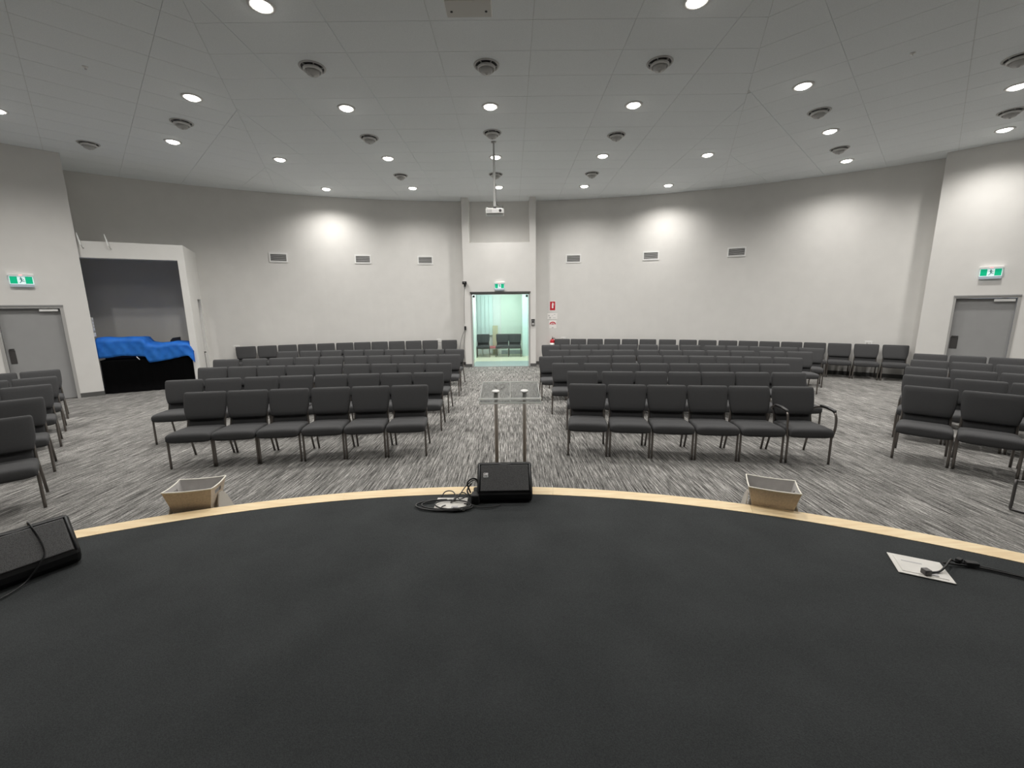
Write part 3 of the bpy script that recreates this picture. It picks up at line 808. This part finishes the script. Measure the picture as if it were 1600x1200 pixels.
def exit_sign(loc, rz, label, w=.33, h=.165):
    t = thing('exit_sign', label, 'sign', loc, rz, 'green exit signs')
    obj('housing', bbox(-w / 2 - .015, w / 2 + .015, -.075, 0, h / 2, h / 2 + .045, .006, 2), 'white', t)
    p = obj('sign_panel', bbox(-w / 2, w / 2, -.046, -.034, -h / 2, h / 2, .002, 1), 'exit_white', t)
    for s in (-1, 1):
        x0, x1 = sorted((s * w * .165, s * w * .47))
        obj('green_field', bbox(x0, x1, -.0485, -.046, -h * .43, h * .43, .001, 1), 'exit_green', p)
    bm = B(); k = h
    def limb(a, b, r):
        a = Vector(a) * k; b = Vector(b) * k; d = (b - a); n = Vector((-d.y, d.x)).normalized() * (r * k)
        q = [a + n, b + n * .8, b - n * .8, a - n]
        f = [bm.verts.new((v.x, -.0485, v.y)) for v in q]; g = [bm.verts.new((v.x, -.046, v.y)) for v in q]
        bm.faces.new(f); bm.faces.new(g[::-1])
        for i in range(4): bm.faces.new((f[i], g[i], g[(i + 1) % 4], f[(i + 1) % 4]))
    hc = Vector((-.02, .30)) * k
    f = [bm.verts.new((hc.x + .065 * k * math.cos(q * PI / 4), -.0485, hc.y + .065 * k * math.sin(q * PI / 4))) for q in range(8)]; bm.faces.new(f)
    limb((-.02, .22), (.02, -.05), .065); limb((-.01, .18), (.16, .12), .035); limb((.16, .12), (.20, .0), .03)
    limb((-.02, .18), (-.17, .10), .035); limb((.02, -.04), (.15, -.14), .045); limb((.15, -.14), (.30, -.16), .035)
    limb((.02, -.04), (-.06, -.22), .045); limb((-.06, -.22), (-.18, -.34), .035)
    obj('running_figure', bm, 'exit_dark', p)
    obj('indicator', bbox(-.022, .022, -.079, -.072, h / 2 + .006, h / 2 + .026, .003, 1), 'red_led', t)
    obj('clear_edge', bbox(-w / 2, w / 2, -.050, -.030, -h / 2 - .055, -h / 2, .002, 1), 'exit_edge', t)
    return t
pl = ML @ Vector((-.905, 0, 2.56)); exit_sign(pl, PI / 4, 'lit green exit sign with running figure on the left wall above the grey door')
pr = MR @ Vector((.985, 0, 2.54)); exit_sign(pr, -PI / 4, 'lit green exit sign with running figure on the right wall above the grey door')
exit_sign((-.359, PY, 2.56), 0, 'lit green exit sign with running figure above the glass doors', .30, .15)

# things on and beside the portal
t = thing('security_camera', 'small black camera on the left edge of the portal by the glass doors', 'camera', (-1.44, PY, 2.60))
obj('body', bbox(-.075, .055, -.13, -.02, .02, .11, .012, 2), 'black', t)
bm = B(); lathe(bm, [(.026, 0), (.028, .02), (.004, .024)], 14); l = obj('lens', bm, 'plate', t, True); l.rotation_euler = (PI / 2, 0, 0); l.location = (-.01, -.128, .065)
obj('mount', bbox(-.02, .02, -.08, 0, -.05, .03, .004, 1), 'black', t)
bm = B(); tube(bm, smooth_path([(-.02, -.005, -.04), (-.045, -.008, -.5), (-.052, -.008, -1.2)], 6), .003, 6); obj('cable', bm, 'cable', t, True)
t = thing('wall_box', 'small black cable box low on the left edge of the portal', 'box', (-1.475, PY, 1.25))
obj('body', bbox(-.03, .03, -.05, 0, -.05, .07, .006, 2), 'black', t)
bm = B(); tube(bm, smooth_path([(0, -.02, -.05), (-.03, -.02, -.3), (-.06, -.03, -.6), (-.05, -.03, -1.24)], 6), .007, 6)
tube(bm, smooth_path([(-.02, -.02, -.05), (-.14, -.02, -.35), (-.2, -.05, -.75), (-.22, -.05, -1.2)], 6), .006, 6); obj('cable', bm, 'cable', t, True)
t = thing('card_reader', 'grey access control panel with black top right of the glass doors', 'control panel', (.694, PY, 1.42))
obj('body', bbox(-.055, .055, -.03, 0, -.10, .10, .006, 2), 'silver', t)
obj('screen', bbox(-.055, .055, -.034, -.028, .07, .10, .002, 1), 'black', t)
bm = B(); lathe(bm, [(.024, 0), (.024, .008), (.003, .010)], 14); l = obj('button', bm, 'black', t); l.rotation_euler = (PI / 2, 0, 0); l.location = (-.005, -.029, .015)
obj('keypad', bbox(-.035, .035, -.034, -.029, -.075, -.025, .002, 1), 'ventgrey', t)

# fire notices and extinguisher right of the portal
def on_wall(x, y, z, off=0.0):
    p, a = wall_mx(ang(x, y), z, RW - off); return (*p, z), a
l, a = on_wall(1.358, 13.975, 1.94)
t = thing('extinguisher_sign', 'red fire extinguisher location sign with white symbol on the rear wall', 'sign', l, a)
obj('board', bbox(-.098, .098, -.004, 0, -.163, .143, .002, 1), 'sign_white', t); obj('red_field', bbox(-.085, .085, -.006, -.004, -.15, .13), 'red', t)
bm = B()
def flat(bm, poly, y=-.0075, y1=-.006):
    f = [bm.verts.new((x, y, z)) for x, z in poly]; g = [bm.verts.new((x, y1, z)) for x, z in poly]
    bm.faces.new(f); bm.faces.new(g[::-1])
    for i in range(len(poly)): bm.faces.new((f[i], g[i], g[(i + 1) % len(poly)], f[(i + 1) % len(poly)]))
flat(bm, [(-.026, -.085), (.026, -.085), (.026, .045), (.014, .07), (.010, .095), (-.010, .095), (-.014, .07), (-.026, .045)])
flat(bm, [(.012, .085), (.045, .07), (.048, .0), (.038, .0), (.036, .062), (.012, .074)])
obj('extinguisher_symbol', bm, 'sign_white', t)
l, a = on_wall(1.352, 13.976, 1.60)
t = thing('wall_notice', 'small white printed notice between the two fire signs', 'notice', l, a)
obj('sheet', bbox(-.165, .165, -.008, 0, -.11, .11, .002, 1), 'sign_white', t)
obj('top_edge', bbox(-.165, .165, -.012, 0, .108, .118), 'ventgrey', t)
bm = B()
for x0, x1, z0, z1 in ((-.13, -.09, .0, .03), (-.10, -.05, -.075, -.03), (.05, .10, .045, .06), (-.02, .03, .01, .02), (.02, .11, -.06, -.05)): flat(bm, [(x0, z0), (x1, z0), (x1, z1), (x0, z1)], -.0095, -.008)
obj('print_marks', bm, 'ventgrey', t)
l, a = on_wall(1.364, 13.975, 1.33)
t = thing('fire_notice', 'white square fire notice with a faded red arch on the rear wall', 'sign', l, a)
obj('board', bbox(-.12, .12, -.006, 0, -.13, .12, .002, 1), 'sign_white', t)
bm = B()
arc = [(.105 * math.cos(q * PI / 8), .0 + .09 * math.sin(q * PI / 8)) for q in range(9)]; arci = [(.07 * math.cos(q * PI / 8), .0 + .055 * math.sin(q * PI / 8)) for q in range(9)]
flat(bm, arc + arci[::-1]); obj('arch', bm, 'red', t)
bm = B(); flat(bm, [(.055 * math.cos(q * PI / 8), -.005 + .045 * math.sin(q * PI / 8)) for q in range(9)]); obj('arch_fill', bm, 'pink', t)
bm = B(); flat(bm, [(-.03, -.12), (.03, -.12), (.03, -.095), (-.03, -.095)]); obj('print_marks', bm, 'ventgrey', t)
l, a = on_wall(1.36, 13.975, .42, .10)
t = thing('fire_extinguisher', 'red fire extinguisher with white label hung on the rear wall', 'extinguisher', l, a)
bm = B(); lathe(bm, [(.02, 0), (.075, .004), (.08, .02), (.08, .36), (.07, .40), (.035, .43), (.025, .44), (.001, .44)], 20); obj('cylinder', bm, 'red', t, True)
bm = B(); lathe(bm, [(.0815, .18), (.0815, .31)], 20); bm2 = bm; obj('paper_label', bm, 'sign_white', t, True)
bm = B(); lathe(bm, [(.022, .43), (.022, .47), (.001, .47)], 12); box(bm, -.012, .012, -.08, .03, .47, .485); box(bm, -.012, .012, -.085, .02, .505, .518); obj('valve_handle', bm, 'plate', t)
bm = B(); tube(bm, smooth_path([(.0, -.02, .455), (.07, -.04, .46), (.095, -.04, .36), (.09, -.03, .15)], 6), .010, 8); obj('hose', bm, 'rubber', t, True)
obj('wall_bracket', bbox(-.03, .03, .078, .10, .2, .40), 'plate', t)

# ------------------------------------------------------------------ sound booth contents
def place_b(s, y, z=0): v = bpt(s, y, z); return (v.x, v.y, v.z)
BA = math.atan2(.805, 1.545)
t = thing('mixing_table', 'table under a floor-length black cloth in the booth opening', 'table', place_b(.86, .30), BA)
obj('tabletop', bbox(-.80, .80, -.25, .38, .74, .78, .004, 1), 'black', t)
for x in (-.76, .76):
    for y in (-.20, .33): obj('leg', bbox(x - .02, x + .02, y - .02, y + .02, 0, .74), 'plate', t)
bm = B(); R = []
nx = 60
for z in (.0, .25, .5, .74, .788):
    R.append([(-.83 + 1.73 * i / nx, -.315 + (.012 * math.sin(i * .9) + .008 * math.sin(i * 2.3 + 1)) * (1 - z / .95), z) for i in range(nx + 1)])
R.append([(-.83 + 1.73 * i / nx, .38, .79) for i in range(nx + 1)])
loft(bm, R, cap=False, closed=False)
bmesh.ops.solidify(bm, geom=bm.faces[:], thickness=.004)
obj('table_cloth', bm, 'blackcloth', t, True)
t = thing('mixing_desk', 'bulky equipment hidden under the blue sheet in the booth', 'equipment', place_b(.86, .30, .79), BA)
obj('console', bbox(-.77, .0, -.20, .34, .0, .46, .02, 2), 'black', t)
obj('side_rack', bbox(.02, .80, -.20, .34, .0, .29, .02, 2), 'black', t)
# blue sheet: profile across s, (top z, bottom z)
prof = [(.015, 1.312, .842), (.20, 1.315, .850), (.40, 1.305, .880), (.46, 1.303, .885), (.62, 1.303, .868), (.78, 1.300, .850), (.86, 1.290, .842), (.90, 1.215, .700),
        (.94, 1.165, .690), (1.10, 1.135, .708), (1.30, 1.145, .735), (1.46, 1.165, .770), (1.60, 1.150, .800), (1.70, 1.125, .810), (1.76, 1.06, .70), (1.81, .93, .63)]
def lerp_prof(s):
    for a, b in zip(prof, prof[1:]):
        if a[0] <= s <= b[0] + 1e-6:
            k = (s - a[0]) / (b[0] - a[0]); return a[1] + (b[1] - a[1]) * k, a[2] + (b[2] - a[2]) * k
    return prof[-1][1:]
rnd = random.Random(3)
bm = B(); cols = []
NS = 72
def wr(s, z): return (.020 * abs(math.sin(5.5 * s + 3.2 * z + .9)) + .018 * abs(math.sin(9.5 * s - 5 * z)) + .014 * abs(math.sin(15 * s + 9 * z + 2)) - .022)
for i in range(NS + 1):
    s = prof[0][0] + (prof[-1][0] - prof[0][0]) * i / NS
    zt, zb = lerp_prof(s)
    c = []
    c.append((s, .62, min(zt, 1.30) - .01)); c.append((s, .35, zt + .006 * math.sin(14 * s)))
    c.append((s, .12, zt + .010 * math.sin(11 * s))); c.append((s, .03, zt - .012))
    for k in range(1, 9):
        z = zt - .012 + (zb - zt + .012) * k / 8
        c.append((s, -.045 + wr(s, z) * min(1, k / 3) - .012 * k / 8 * (1 + .6 * math.sin(8 * s)), z))
    cols.append([bpt(*p) for p in c])
loft(bm, cols, cap=False, closed=False)
bmesh.ops.solidify(bm, geom=bm.faces[:], thickness=.004)
tag(obj('dust_sheet', bm, 'blue', None, True), 'bright blue dust sheet draped over the equipment in the booth', 'sheet')
t = thing('laptop', 'small black screen poking up behind the blue sheet', 'laptop', place_b(1.38, .42, 1.08), BA)
bm = B(); prism8b = [(-.11, .0), (.12, .0), (.12, .175), (-.04, .155), (-.09, .10)]
f = [bm.verts.new((x, 0, z)) for x, z in prism8b]; g = [bm.verts.new((x, .02, z)) for x, z in prism8b]
bm.faces.new(f); bm.faces.new(g[::-1])
for i in range(5): bm.faces.new((f[i], g[i], g[(i + 1) % 5], f[(i + 1) % 5]))
obj('screen', bm, 'black', t)
obj('base', bbox(-.12, .12, .0, .16, -.012, 0, .004, 1), 'black', t)
t = thing('cable_clip', 'thin white clip hanging on the black table cloth', 'clip', place_b(.70, -.045, .79), BA)
bm = B(); tube(bm, [(0, 0, .055), (.03, -.004, .01), (.05, -.004, -.02)], .008, 6); obj('clip_body', bm, 'white', t, True)
t = thing('wall_switch', 'white switch plate on the left jamb of the booth', 'switch', place_b(.0, .04, 1.39), BA)
obj('plate', bbox(-.01, .02, -.05, .05, -.045, .045, .004, 2), 'white', t); obj('rocker', bbox(.02, .026, -.02, .02, -.02, .02, .002, 1), 'white', t)
t = thing('switch_panel', 'narrow pale panel of dimmer switches on the left booth jamb', 'switch', place_b(.0, .05, 1.62), BA)
obj('plate', bbox(-.008, .012, -.06, .06, -.16, .16, .004, 2), 'offwhite', t)
for k in range(4): obj('switch', bbox(.012, .017, -.03, .03, -.125 + k * .075, -.085 + k * .075, .002, 1), 'white', t)
for s, w in ((.085, 'left'), (.545, 'right')):
    t = thing('antenna', 'small white paddle aerial on top of the booth, %s of the pair' % w, 'aerial', place_b(s, -.01, 3.36), BA, 'booth aerials')
    bm = B(); R = []
    for z, wd in ((.0, .012), (.06, .014), (.16, .010), (.24, .008), (.25, .004)): R.append([(-.04 + .04 * (1 - z / .25) - wd, -.05, z), (-.04 + .04 * (1 - z / .25) + wd, -.05, z), (-.04 + .04 * (1 - z / .25) + wd, -.03, z), (-.04 + .04 * (1 - z / .25) - wd, -.03, z)])
    loft(bm, R); obj('paddle', bm, 'white', t)
    bm = B(); tube(bm, [(.0, -.04, .02), (.012, -.03, -.05), (.03, -.002, -.07)], .008, 6); obj('bracket', bm, 'offwhite', t, True)
t = thing('crowd_stand', 'thin dark steel stand with a short crossbar beside the booth', 'stand', (-8.28, 11.27, 0))
bm = B(); lathe(bm, [(.16, 0), (.16, .012), (.02, .02), (.001, .02)], 20); obj('base_plate', bm, 'plate', t)
bm = B(); tube(bm, [(0, 0, .01), (0, 0, .80)], .018, 8); obj('post', bm, 'plate', t, True)
obj('crossbar', bbox(-.09, .05, -.02, .02, .79, .82, .004, 1), 'plate', t)

# ------------------------------------------------------------------ lobby pieces
t = thing('low_table', 'low white lobby table with a red cover behind the left lobby chair', 'table', (-.86, 16.85, .004))
obj('tabletop', bbox(-.36, .36, -.2, .2, .26, .29, .006, 1), 'white', t)
obj('red_cover', bbox(-.38, .38, -.22, .22, .29, .36, .02, 2), 'pink', t)
for x in (-.32, .32):
    for y in (-.16, .16): obj('leg', bbox(x - .02, x + .02, y - .02, y + .02, 0, .26), 'white', t)
t = thing('tan_board', 'pale tan board leaning in the lobby between the chairs', 'board', (-.66, 17.15, .004))
obj('board', bbox(-.105, .105, -.02, .02, 0, 1.17, .004, 1), 'tan', t); obj('foot', bbox(-.12, .12, -.06, .06, 0, .04, .004, 1), 'tan', t)

# ------------------------------------------------------------------ clear lectern in front of the stage
t = thing('lectern', 'clear acrylic lectern on two brown posts in the centre aisle', 'lectern', (-.018, 3.78, 0))
LZ0, LZ1, LY0, LY1 = 1.098, 1.178, -.225, .285
tilt = math.atan2(LZ1 - LZ0, LY1 - LY0); LL = math.hypot(LZ1 - LZ0, LY1 - LY0)
mt = Matrix.Translation((0, LY0, LZ0)) @ Matrix.Rotation(tilt, 4, 'X')
top = obj('reading_top', bbox(-.268, .268, 0, LL, 0, .010, mx=mt), 'acrylic', t)
bm = B(); tube(bm, [mt @ Vector((-.273, 0, .033)), mt @ Vector((.273, 0, .033))], .008, 8); tube(bm, [mt @ Vector((-.273, -.004, -.006)), mt @ Vector((.273, -.004, -.006))], .008, 8)  # rounded bars shaped to catch light along the lip
obj('lip_edge', bm, 'acryl_edge', top)
obj('front_lip', bbox(-.273, .273, -.004, .006, -.002, .028, mx=mt), 'acrylic', top)
bm = B(); box(bm, .266, .2695, 0, LL, -.002, .012, mt); box(bm, -.2695, -.266, 0, LL, .004, .012, mt); box(bm, -.268, .268, LL - .003, LL, .002, .012, mt)
box(bm, -.0015, .0015, 0, LL, .0098, .0108, mt); obj('top_edges', bm, 'acryl_edge', top)
for x in (-.133, .131):
    p = mt @ Vector((x, LL * .47, 0))
    bm = B(); tube(bm, [(x, p.y, .015), (x, p.y, p.z - .002)], .017, 12); obj('post', bm, 'post', t, True)
    bm = B(); lathe(bm, [(.036, 0), (.036, .008), (.026, .012), (.002, .012)], 20); c = obj('cap', bm, 'white', top, True)
    q = mt @ Vector((x, LL * .47, .010)); c.location = q; c.rotation_euler = (tilt, 0, 0)
    bm = B(); lathe(bm, [(.019, -.05), (.019, -.002), (.001, -.002)], 16, x, p.y, p.z); obj('collar', bm, 'ventgrey', t, True)
obj('base_plate', bbox(-.25, .25, -.20, .26, 0, .015, .003, 1), 'acrylic', t)

# ------------------------------------------------------------------ wedge monitor speakers
def monitor(loc, rz, label, badge):
    t = thing('stage_monitor', label, 'speaker', loc, rz, 'black wedge stage monitors')
    W = .209
    sec = [(.0, .004), (-.022, .035), (-.026, .072), (-.018, .094), (.125, .266), (.145, .273), (.235, .225), (.262, .19), (.285, .03), (.28, .004)]
    bm = B()
    def ring(x, k=1.0):
        cy = sum(p[0] for p in sec) / len(sec); cz = .135
        return [(x, cy + (y - cy) * k, max(.004, cz + (z - cz) * k)) for y, z in sec]
    loft(bm, [ring(-W - .008, .90), ring(-W, .97), ring(-W + .012, 1), ring(W - .012, 1), ring(W, .97), ring(W + .008, .90)])
    obj('cabinet', bm, 'cab', t)
    d = Vector((0, .143, .172)).normalized(); n = Vector((0, -d.z, d.y))
    gm = Matrix.Identity(4); gm.col[0] = (1, 0, 0, 0); gm.col[1] = (*d, 0); gm.col[2] = (*n, 0); gm.col[3] = (0, -.020, .092, 1)
    bm = bbox(-W + .018, W - .018, .004, .218, -.004, .010, .008, 3, gm); g = obj('grille', bm, 'grille', t)
    bm = B(); tube(bm, [gm @ Vector(p) for p in ((-W + .008, .0, .004), (-W + .008, .224, .004))], .006, 6); tube(bm, [gm @ Vector(p) for p in ((W - .008, .0, .004), (W - .008, .224, .004))], .006, 6)
    tube(bm, [gm @ Vector(p) for p in ((-W + .01, .224, .004), (-.06, .224, .004), (0, .218, .004), (.06, .224, .004), (W - .01, .224, .004))], .005, 6); obj('edge_trim', bm, 'cab_edge', t, True)
    for s in (-1, 1): obj('carry_grip', bbox(s * (W + .004) - .006, s * (W + .004) + .006, .10, .20, .12, .16, .005, 2), 'rubber', t)
    for x in (-.13, .13): obj('rubber_foot', bbox(x - .02, x + .02, .05, .22, 0, .006), 'rubber', t)
    if badge:
        b = obj('badge', bbox(-W + .042, -W + .078, .115, .151, .010, .0125, .001, 1, gm), 'badge', g)
        bm = B()
        box(bm, -W + .047, -W + .056, .140, .146, .0125, .0132, gm); box(bm, -W + .047, -W + .053, .122, .132, .0125, .0132, gm)
        for i in range(2): box(bm, 0, .018, -.0015, .0015, .0125, .0132, gm @ Matrix.Translation((-W + .054 + i * .006, .122 + i * .003, 0)) @ Matrix.Rotation(.9 - .5 * i, 4, 'Z'))
        box(bm, -W + .062, -W + .074, .120, .123, .0125, .0132, gm)
        obj('badge_mark', bm, 'black', b)
    return t
monitor((-.066, 3.09, HS), .02, 'black wedge monitor speaker with a square white badge at centre stage', True)
ld_ = Vector((-.545, -.838, 0))
lc = Vector((-2.671, 2.345, HS)) + ld_ * .205
monitor((lc.x, lc.y, HS), math.atan2(.838, .545), 'black wedge monitor speaker cut off by the left picture edge', False)
t = thing('speaker_cable', 'thin black cable hanging over the left monitor speaker', 'cable', (lc.x, lc.y, HS))
R_ = Matrix.Rotation(math.atan2(.838, .545), 4, 'Z')
bm = B(); tube(bm, smooth_path([R_ @ Vector(p) for p in ((.06, .22, .245), (.055, .14, .288), (.075, .05, .205), (.075, -.01, .135), (.045, -.036, .09), (-.02, -.05, .02), (-.09, -.10, .008), (-.2, -.16, .008))], 6), .0045, 6); obj('cord', bm, 'cable', t, True)

# ------------------------------------------------------------------ floor boxes and cables on the stage
def floor_box(c, ux, w, d, label):
    t = thing('floor_box', label, 'floor box', (c[0], c[1], HS), math.atan2(ux[1], ux[0]), 'stage floor boxes')
    p = obj('frame_plate', bbox(-w / 2, w / 2, -d / 2, d / 2, 0, .005, .002, 1), 'steelplate', t)
    obj('lid', bbox(-w / 2 + .022, w / 2 - .022, -d / 2 + .022, d / 2 - .022, .005, .0075, .001, 1), 'steelplate', t)
    obj('finger_slot', bbox(-w * .30, w * .08, d * .14, d * .19, .0075, .0082), 'plate_grey', t)
    obj('cable_flap', bbox(w * .05, w * .25, -d * .36, -d * .20, .0075, .011, .001, 1), 'plate_grey', t)
    return t
floor_box((2.353, 2.195), (2.514 - 2.299, 2.236 - 2.348), .243, .218, 'white metal floor box plate on the right side of the stage')
floor_box((-.487, 3.055), (1, -.01), .245, .215, 'white metal floor box plate half under the coiled cables')
t = thing('power_cord', 'black power cord plugged into the right floor box', 'cable', (2.33, 2.13, HS))
def rel(px): return [(x - 2.33, y - 2.13, z) for x, y, z in px]
bm = B(); tube(bm, smooth_path(rel([(2.326, 2.124, .02), (2.40, 2.135, .014), (2.455, 2.155, .03), (2.53, 2.20, .045), (2.58, 2.225, .02), (2.66, 2.20, .012), (2.76, 2.145, .010), (2.86, 2.07, .010), (3.05, 1.98, .010)]), 6), .0055, 6)
tube(bm, smooth_path(rel([(2.50, 2.21, .02), (2.56, 2.21, .012), (2.68, 2.175, .009), (2.80, 2.10, .009), (2.90, 2.02, .009), (3.05, 1.93, .009)]), 6), .0055, 6); obj('cord', bm, 'cable', t, True)
pg = obj('plug', bbox(-.018, .018, -.02, .014, .0, .030, .005, 2), 'plate', t); pg.location = (-.008, .0, .008)
bm = B(); box(bm, -.03, .03, -.016, .016, 0, .028); cn = obj('connector', bevel(bm, .006, 2), 'rubber', t); cn.location = (.325, .068, .004); cn.rotation_euler = (0, 0, -.3)
bm = B(); box(bm, -.018, .018, -.012, .012, 0, .03); cn = obj('connector', bevel(bm, .005, 2), 'rubber', t); cn.location = (.285, .10, .004); cn.rotation_euler = (0, 0, .4)

t = thing('coiled_cable', 'loose coil of black cables beside the centre monitor speaker', 'cable', (-.52, 3.0, HS))
def loop(cx, cy, rx, ry, a0, a1, z, rot=0.0, n=22, dz=0.0):
    out = []
    for i in range(n + 1):
        a = a0 + (a1 - a0) * i / n
        x, y = rx * math.cos(a), ry * math.sin(a)
        out.append((cx + x * math.cos(rot) - y * math.sin(rot) + .52 - .52, cy + x * math.sin(rot) + y * math.cos(rot), z + dz * math.sin(a * 1.5)))
    return out
paths = [
 (loop(-.02, .02, .215, .085, 1.2, 6.6, .010, -.05), .0065),
 (loop(.0, .03, .19, .080, 1.6, 6.0, .014, .0), .0055),
 (loop(.055, .01, .14, .075, .3, 6.8, .020, -.12), .0055),
 (loop(.09, -.02, .12, .055, 2.4, 7.4, .016, .1), .0045),
 (loop(.12, .10, .035, .045, 0, 6.0, .045, .4, dz=.012), .0045),
]
for pth, r in paths:
    bm = B(); tube(bm, smooth_path(pth, 3), r, 6); obj('cord', bm, 'cable', t, True)
bm = B()
tube(bm, smooth_path([(-.06, .16, .012), (-.03, .20, .04), (.03, .18, .05), (.06, .12, .03), (.03, .06, .014), (.09, .10, .05), (.14, .20, .09), (.20, .24, .12), (.24, .18, .10), (.235, .08, .05)], 6), .0045, 6)
tube(bm, smooth_path([(.17, .22, .02), (.15, .20, .11), (.19, .20, .15), (.23, .20, .13), (.24, .16, .05), (.19, .13, .02), (.15, .17, .06), (.18, .22, .10)], 6), .0065, 6)
tube(bm, smooth_path([(.20, .02, .012), (.27, -.02, .010), (.34, -.02, .010), (.42, .02, .010)], 6), .0045, 6)
obj('cord', bm, 'cable', t, True)
for x, y, z, r in ((.235, .165, .0, .2), (.225, .08, .0, -.1)):
    bm = B(); box(bm, -.032, .032, -.035, .035, 0, .085); a = obj('plug', bevel(bm, .014, 3), 'rubber', t, True); a.location = (x, y, z); a.rotation_euler = (.15, 0, r)
bm = B(); box(bm, -.03, .03, -.012, .012, 0, .022); a = obj('connector', bevel(bm, .006, 2), 'black', t); a.location = (.09, -.06, .006); a.rotation_euler = (0, 0, -.1)
bm = B(); lathe(bm, [(.008, 0), (.009, .012), (.002, .013)], 10); a = obj('connector_tip', bm, 'chrome', t); a.location = (.123, -.062, .014); a.rotation_euler = (0, PI / 2, 0)

# ------------------------------------------------------------------ offering baskets on their stands
def basket(px, py, rz, label, slabel):
    s = thing('basket_stand', slabel, 'stand', (px, py, 0), rz, 'cream basket stands')
    bm = B(); R = []
    for z, hx, hy in ((.0, .19, .16), (.02, .19, .16), (.355, .135, .10), (.365, .135, .10)): R.append([(-hx, -hy, z), (hx, -hy, z), (hx, hy, z), (-hx, hy, z)])
    loft(bm, R); obj('pedestal', bm, 'stand', s)
    for q in (-1, 1):
        bm = B(); R = []
        for z, hy, x in ((.26, .14, .185), (.40, .080, .166), (.450, .030, .158), (.457, .020, .156)):
            R.append([(q * x - .004, -hy + .03, z), (q * x + .004, -hy + .03, z), (q * x + .004, hy + .03, z), (q * x - .004, hy + .03, z)])
        loft(bm, R); obj('side_cheek', bm, 'stand', s)
        bm = B(); box(bm, min(q * .12, q * .185), max(q * .12, q * .185), -.06, .12, .255, .275); obj('arm', bm, 'stand', s)
    b = thing('offering_basket', label, 'basket', (px, py, .366), rz, 'offering baskets')
    # open tapered shell: outer wall, inner liner, rim, hand holes in both ends
    H0, H1 = 0.0, .185
    def hw(z): k = z / H1; return .130 + .038 * k, .095 + .036 * k
    def side(bm, x_in, mat_in, inset, z0):
        pass
    def wall_long(q, inset, z0):
        bm = B(); (a, c), (a1, c1) = hw(z0), hw(H1)
        sag = .006
        n = 6; R = []
        for i in range(n + 1):
            k = -1 + 2 * i / n
            R.append([((a - inset) * k, q * (c - inset), z0), ((a1 - inset) * k, q * (c1 - inset), H1 - sag * (1 - k * k))])
        loft(bm, R, cap=False, closed=False); return bm
    def wall_short(q, inset, z0):
        bm = B(); n = 6
        zs = (z0, .105, .140, H1); ys = (-1, -.42, .42, 1)
        V = {}
        for i, z in enumerate(zs):
            a, c = hw(z)
            for j, y in enumerate(ys):
                zz = z + (.010 * (1 - abs(y) ** 2) * -1 if i == 3 else 0)
                V[i, j] = bm.verts.new((q * (a - inset), (c - inset) * y, zz))
        for i in range(3):
            for j in range(3):
                if (i, j) == (1, 1): continue
                bm.faces.new((V[i, j], V[i + 1, j], V[i + 1, j + 1], V[i, j + 1]))
        return bm
    for q in (-1, 1):
        for f in (wall_long, wall_short):
            bm = f(q, 0, H0); obj('side_panel', bm, 'basket', b)
            bm = f(q, .006, .006); obj('liner', bm, 'liner', b)
    obj('base', bbox(-.129, .129, -.094, .094, 0, .006), 'liner', b)
    a1, c1 = hw(H1); pts = []
    for i in range(8): pts.append((-a1 + 2 * a1 * i / 8, -c1, H1 - .006 * (1 - (-1 + i / 4) ** 2)))
    for i in range(6): y = -1 + i / 3; pts.append((a1, c1 * y, H1 - .010 * (1 - y * y)))
    for i in range(8): pts.append((a1 - 2 * a1 * i / 8, c1, H1 - .006 * (1 - (1 - i / 4) ** 2)))
    for i in range(6): y = 1 - i / 3; pts.append((-a1, c1 * y, H1 - .010 * (1 - y * y)))
    bm = B(); tube(bm, pts, .0055, 6, closed=True); obj('rim', bm, 'rim', b, True)
basket(-2.535, 3.145, math.atan2(.237, .97) - .02, 'beige fabric basket with cream rim at the left stage edge', 'cream tapered stand under the left offering basket')
basket(2.00, 3.035, math.atan2(-.40, .92) - .02, 'beige fabric basket with cream rim at the right stage edge', 'cream tapered stand under the right offering basket')

# ------------------------------------------------------------------ sled-base stand at the right picture edge
t = thing('sled_stand', 'black steel sled base of a small stand at the right picture edge', 'stand', (4.632, 3.624, 0), math.atan2(-.075, .041))
bm = B(); tube(bm, smooth_path([(.0, 0, .30), (.0, 0, .08), (.0, 0, .02), (.03, 0, .012), (.25, 0, .012), (.42, 0, .012)], 4), .012, 8); obj('base_tube', bm, 'plate', t, True)
bm = B(); tube(bm, [(.0, .0, .29), (.2, .12, .29), (.42, .2, .29)], .012, 8); obj('shelf_rail', bm, 'plate', t, True)
